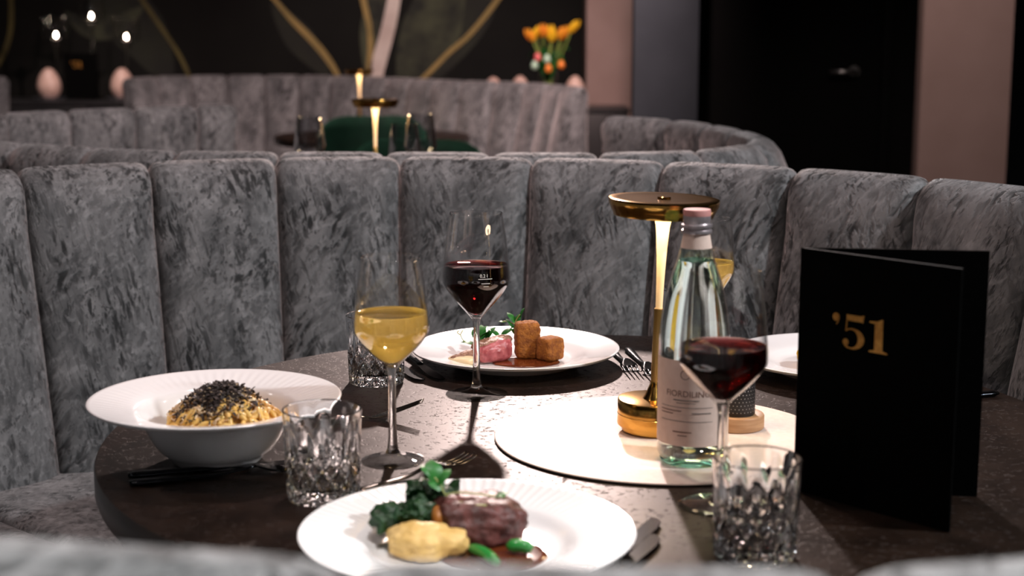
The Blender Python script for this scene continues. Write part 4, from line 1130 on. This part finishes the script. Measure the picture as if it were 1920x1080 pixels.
# ------------------------------------------------------------------ green chairs
def make_chair(label, loc, rz, w=0.42, top=0.86):
    t = thing('velvet_chair', label, 'chair', loc, rz, 'green velvet chairs at the farthest booth')
    # curved shell back (faces -y local => back towards camera is -y)
    V, F = [], []
    nu, nv = 17, 11
    for side in (0, 1):
        for i in range(nu):
            u = i / (nu - 1) * 2 - 1
            for j in range(nv):
                v = j / (nv - 1)
                th = 0.0 if side == 0 else 0.045
                edge = 1 - abs(u) ** 8 * 0.0
                hx = w / 2 * u * (1 - 0.06 * v)
                zt = 0.46 + (top - 0.46) * v * (1 - 0.16 * abs(u) ** 5)
                yy = -0.20 + 0.16 * abs(u) ** 2.2 - 0.04 * v
                V.append((hx, yy + th * (1 - 0.6 * abs(u) ** 6) * (1 - 0.5 * v ** 6), zt))
    m = nu * nv
    for i in range(nu - 1):
        for j in range(nv - 1):
            a = i * nv + j
            F.append((a, a + nv, a + nv + 1, a + 1)); F.append((m + a, m + a + 1, m + a + nv + 1, m + a + nv))
        F.append((i * nv, m + i * nv, m + (i + 1) * nv, (i + 1) * nv)); F.append((i * nv + nv - 1, (i + 1) * nv + nv - 1, m + (i + 1) * nv + nv - 1, m + i * nv + nv - 1))
    for j in range(nv - 1):
        F.append((j, j + 1, m + j + 1, m + j)); b = (nu - 1) * nv + j; F.append((b, m + b, m + b + 1, b + 1))
    fixn(obj('backrest', V, F, M_green, t))
    bobj('seat', (-w / 2 + 0.01, w / 2 - 0.01, -0.17, 0.25, 0.40, 0.49), M_green, t, 0.03, 3)
    for sx in (-1, 1):
        for sy in (-1, 1):
            obj('leg', *tube([(sx * (w / 2 - 0.05), 0.04 + sy * 0.15, 0.40), (sx * (w / 2 - 0.02), 0.04 + sy * 0.19, 0.0)], [0.014, 0.009], 10), M_black, t)
    return t
make_chair('dark green velvet chair behind the lamp in the middle booth', (-0.545, 6.02, 0), 0.1, 0.44, 0.905)
make_chair('nearer, lower dark green velvet chair right of the lamp', (-0.305, 5.22, 0), -0.05, 0.47, 0.875)

# ------------------------------------------------------------------ sideboards and decor
def sideboard(label, x0, x1, y0, y1, zt, n):
    t = thing('sideboard', label, 'sideboard', ((x0 + x1) / 2, (y0 + y1) / 2, 0), 0, 'black sideboards')
    hx, hy = (x1 - x0) / 2, (y1 - y0) / 2
    bobj('body', (-hx, hx, -hy + 0.02, hy, 0.08, zt - 0.025), M_side, t)
    bobj('top', (-hx - 0.01, hx + 0.01, -hy, hy, zt - 0.025, zt), M_side, t, 0.003)
    wdr = 2 * hx / n
    for k in range(n):
        dr = bobj('cabinet_door', (-hx + k * wdr + 0.004, -hx + (k + 1) * wdr - 0.004, -hy + 0.002, -hy + 0.02, 0.09, zt - 0.03), M_side, t, 0.002)
        xk = -hx + k * wdr + (0.05 if k % 2 else wdr - 0.05)
        obj('knob', *blob((xk, -hy - 0.008, zt - 0.15), (0.01, 0.01, 0.01), 2, 0, 1, 1), M_gold_b, dr)
    for sx in (-1, 1):
        for sy in (-1, 1):
            bobj('foot', (sx * (hx - 0.06) - 0.02, sx * (hx - 0.06) + 0.02, sy * (hy - 0.06) - 0.02, sy * (hy - 0.06) + 0.02, 0, 0.08), M_black, t)
    return t
SL = 0.815
sideboard('black sideboard by the mural carrying candles, far left', -3.3, -1.95, 8.75, 9.25, SL, 3)
SR = 0.80
sideboard('black sideboard carrying tulips behind the farthest booth', -0.45, 0.62, 8.25, 8.65, SR, 3)
def egg_mesh(rx, h):
    pr = [(0, 0)]
    for k in range(1, 24):
        a = pi * k / 24; z = h / 2 * (1 - cos(a)); r = rx * sin(a) * (1 + 0.22 * cos(a))
        pr.append((r, z))
    pr.append((0, h))
    return pr
def ceramic_egg(label, loc, h=0.178, rx=0.066, group='large blush ceramic eggs'):
    o = lobj('ceramic_egg', egg_mesh(rx, h), M_egg, None, 40); o.location = loc
    return tag(o, label, 'egg decor', group)
def tray(label, loc, r):
    t = lobj('tray', [(0, 0), (r, 0), (r + 0.01, 0.012), (r + 0.008, 0.013), (r - 0.004, 0.004), (0, 0.004)], M_tray, None, 48); t.location = loc
    return tag(t, label, 'tray', 'small silver trays')
tray('small silver tray under the left ceramic egg', (-2.655, 8.90, SL), 0.085)
tray('small silver tray under the egg partly hidden by the booth', (-2.235, 8.90, SL), 0.085)
ceramic_egg('large blush egg standing free at the far left', (-2.655, 8.90, SL + 0.004))
ceramic_egg('large blush egg half hidden behind the farthest booth', (-2.235, 8.90, SL + 0.004))
for lb, x in (('leftmost of three egg tops above the farthest booth', -0.10), ('middle of three egg tops above the farthest booth', 0.043), ('rightmost egg top at the corner of the farthest booth', 0.338)):
    ceramic_egg(lb, (x, 8.33, SR), 0.172 if x > 0 else 0.166, 0.058, 'ceramic eggs behind the farthest booth')
def candle_holder(label, loc, hcup):
    t = thing('candle_holder', label, 'candle', loc, 0, 'tall glass candle holders')
    lobj('stem', [(0, 0), (0.055, 0), (0.05, 0.006), (0.012, 0.014), (0.008, 0.05), (0.012, hcup * 0.5), (0.008, hcup - 0.05), (0.024, hcup - 0.02), (0.03, hcup - 0.002), (0, hcup - 0.002)], M_gsolid, t, 32, ang=60)
    cup = [(0.03, hcup), (0.072, hcup + 0.006), (0.077, hcup + 0.02), (0.077, hcup + 0.14)]
    V, F = lathe([(0, hcup)] + cup + [(0.0745, hcup + 0.14), (0.0745, hcup + 0.02), (0.070, hcup + 0.0085), (0, hcup + 0.003)], 48)
    autosmooth(fixn(obj('glass_cup', V, F, M_glass, t)), 60)
    cn = lobj('tealight', [(0, hcup + 0.004), (0.020, hcup + 0.004), (0.020, hcup + 0.016), (0.018, hcup + 0.0145), (0, hcup + 0.0145)], M_wax, t, 24)
    lobj('flame', [(0, hcup + 0.0165), (0.006, hcup + 0.022), (0.0075, hcup + 0.028), (0.0055, hcup + 0.036), (0.0025, hcup + 0.043), (0, hcup + 0.048)], M_flame, cn, 16)
    return t
candle_holder('left glass candle holder above the free-standing egg', (-2.66, 9.10, SL), 0.335)
candle_holder('tallest glass candle holder in the middle', (-2.438, 9.06, SL), 0.445)
candle_holder('right glass candle holder above the half hidden egg', (-2.25, 9.10, SL), 0.325)
make_menu("far black menu with gold '51 between the candle holders", (-2.575, 8.94, SL), -0.15, 0.25, up=0.20)

# tulips
vz = thing('tulip_vase', 'glass vase of yellow and orange tulips behind the farthest booth', 'vase', (0.195, 8.42, SR))
V, F = lathe([(0, 0), (0.045, 0), (0.05, 0.01), (0.046, 0.10), (0.052, 0.20), (0.0495, 0.20), (0.0435, 0.10), (0.046, 0.012), (0, 0.010)], 40)
autosmooth(fixn(obj('vase_glass', V, F, M_glass, vz)), 50)
heads = [(-0.100, 0.405, M_to, -0.5), (-0.078, 0.420, M_ty, 0.3), (-0.035, 0.430, M_to, 0.0), (0.012, 0.425, M_ty, 0.1), (0.022, 0.405, M_ty, 0.0), (0.080, 0.415, M_to, 0.2), (0.100, 0.420, M_to, 0.3), (0.142, 0.450, M_ty, 0.6)]
for k, (x, z, mtl, tl) in enumerate(heads):
    x *= 0.85; z -= 0.045
    y = 0.03 * sin(k * 2.4)
    obj('tulip_stem', *tube(smooth_prof([(0.01 * sin(k), 0.01 * cos(k), 0.02), (0.02 * sin(k * 1.3), 0.0, 0.15), (x * 0.6, y * 0.6, 0.28), (x, y, z)], 5), 0.005, 8), M_tstem, vz)
    parts = []
    for q in range(6):
        a = 2 * pi * q / 6; pv, pf = [], []
        for i in range(7):
            u = i / 6; rr_ = 0.024 * sin(pi * min(1, 0.12 + u * 0.62)) ; ww = 0.017 * sin(pi * (0.15 + 0.8 * u))
            for j in range(3):
                b = (j - 1); cx_ = rr_ * cos(a) - b * ww * sin(a); cy_ = rr_ * sin(a) + b * ww * cos(a)
                pv.append((cx_ + tl * 0.06 * u, cy_, 0.068 * u - 0.008))
        pf = [(i * 3 + j, i * 3 + j + 1, (i + 1) * 3 + j + 1, (i + 1) * 3 + j) for i in range(6) for j in range(2)]
        parts.append((pv, pf))
    V, F = merge(parts)
    obj('tulip_head', [(px + x, py + y, pz + z) for px, py, pz in V], F, mtl, vz)
for k in range(9):
    a = k * 0.72; ln = 0.16 + 0.03 * sin(k * 3); lv = []
    for i in range(8):
        u = i / 7; rr_ = 0.03 + ln * 0.75 * u; zz = 0.14 + 0.18 * sin(u * 1.9) - 0.03 * u * (k % 3); ww = 0.022 * sin(pi * (0.1 + 0.88 * u))
        for j in (-1, 1): lv.append((rr_ * cos(a) * 0.75 - j * ww * sin(a), rr_ * sin(a) * 0.4 + j * ww * cos(a), zz + 0.004 * j))
    obj('tulip_leaf', lv, [(2 * i, 2 * i + 1, 2 * i + 3, 2 * i + 2) for i in range(7)], M_leaf, vz)
for lb, x, y, z, m_ in (('pink hanging egg on the tulip bouquet', 0.138, 8.34, 1.045, M_epink), ('mint hanging egg below the pink one', 0.122, 8.345, 1.002, M_emint), ('orange hanging egg at the front of the vase', 0.195, 8.33, 0.985, M_eor), ('orange hanging egg right of the vase', 0.264, 8.34, 1.005, M_eor), ('pale mint hanging egg in the middle of the bouquet', 0.188, 8.335, 1.035, M_emint)):
    e = lobj('easter_egg', egg_mesh(0.019, 0.05), m_, None, 24); e.location = (x, y, z)
    tag(e, lb, 'egg', 'small hanging easter eggs')
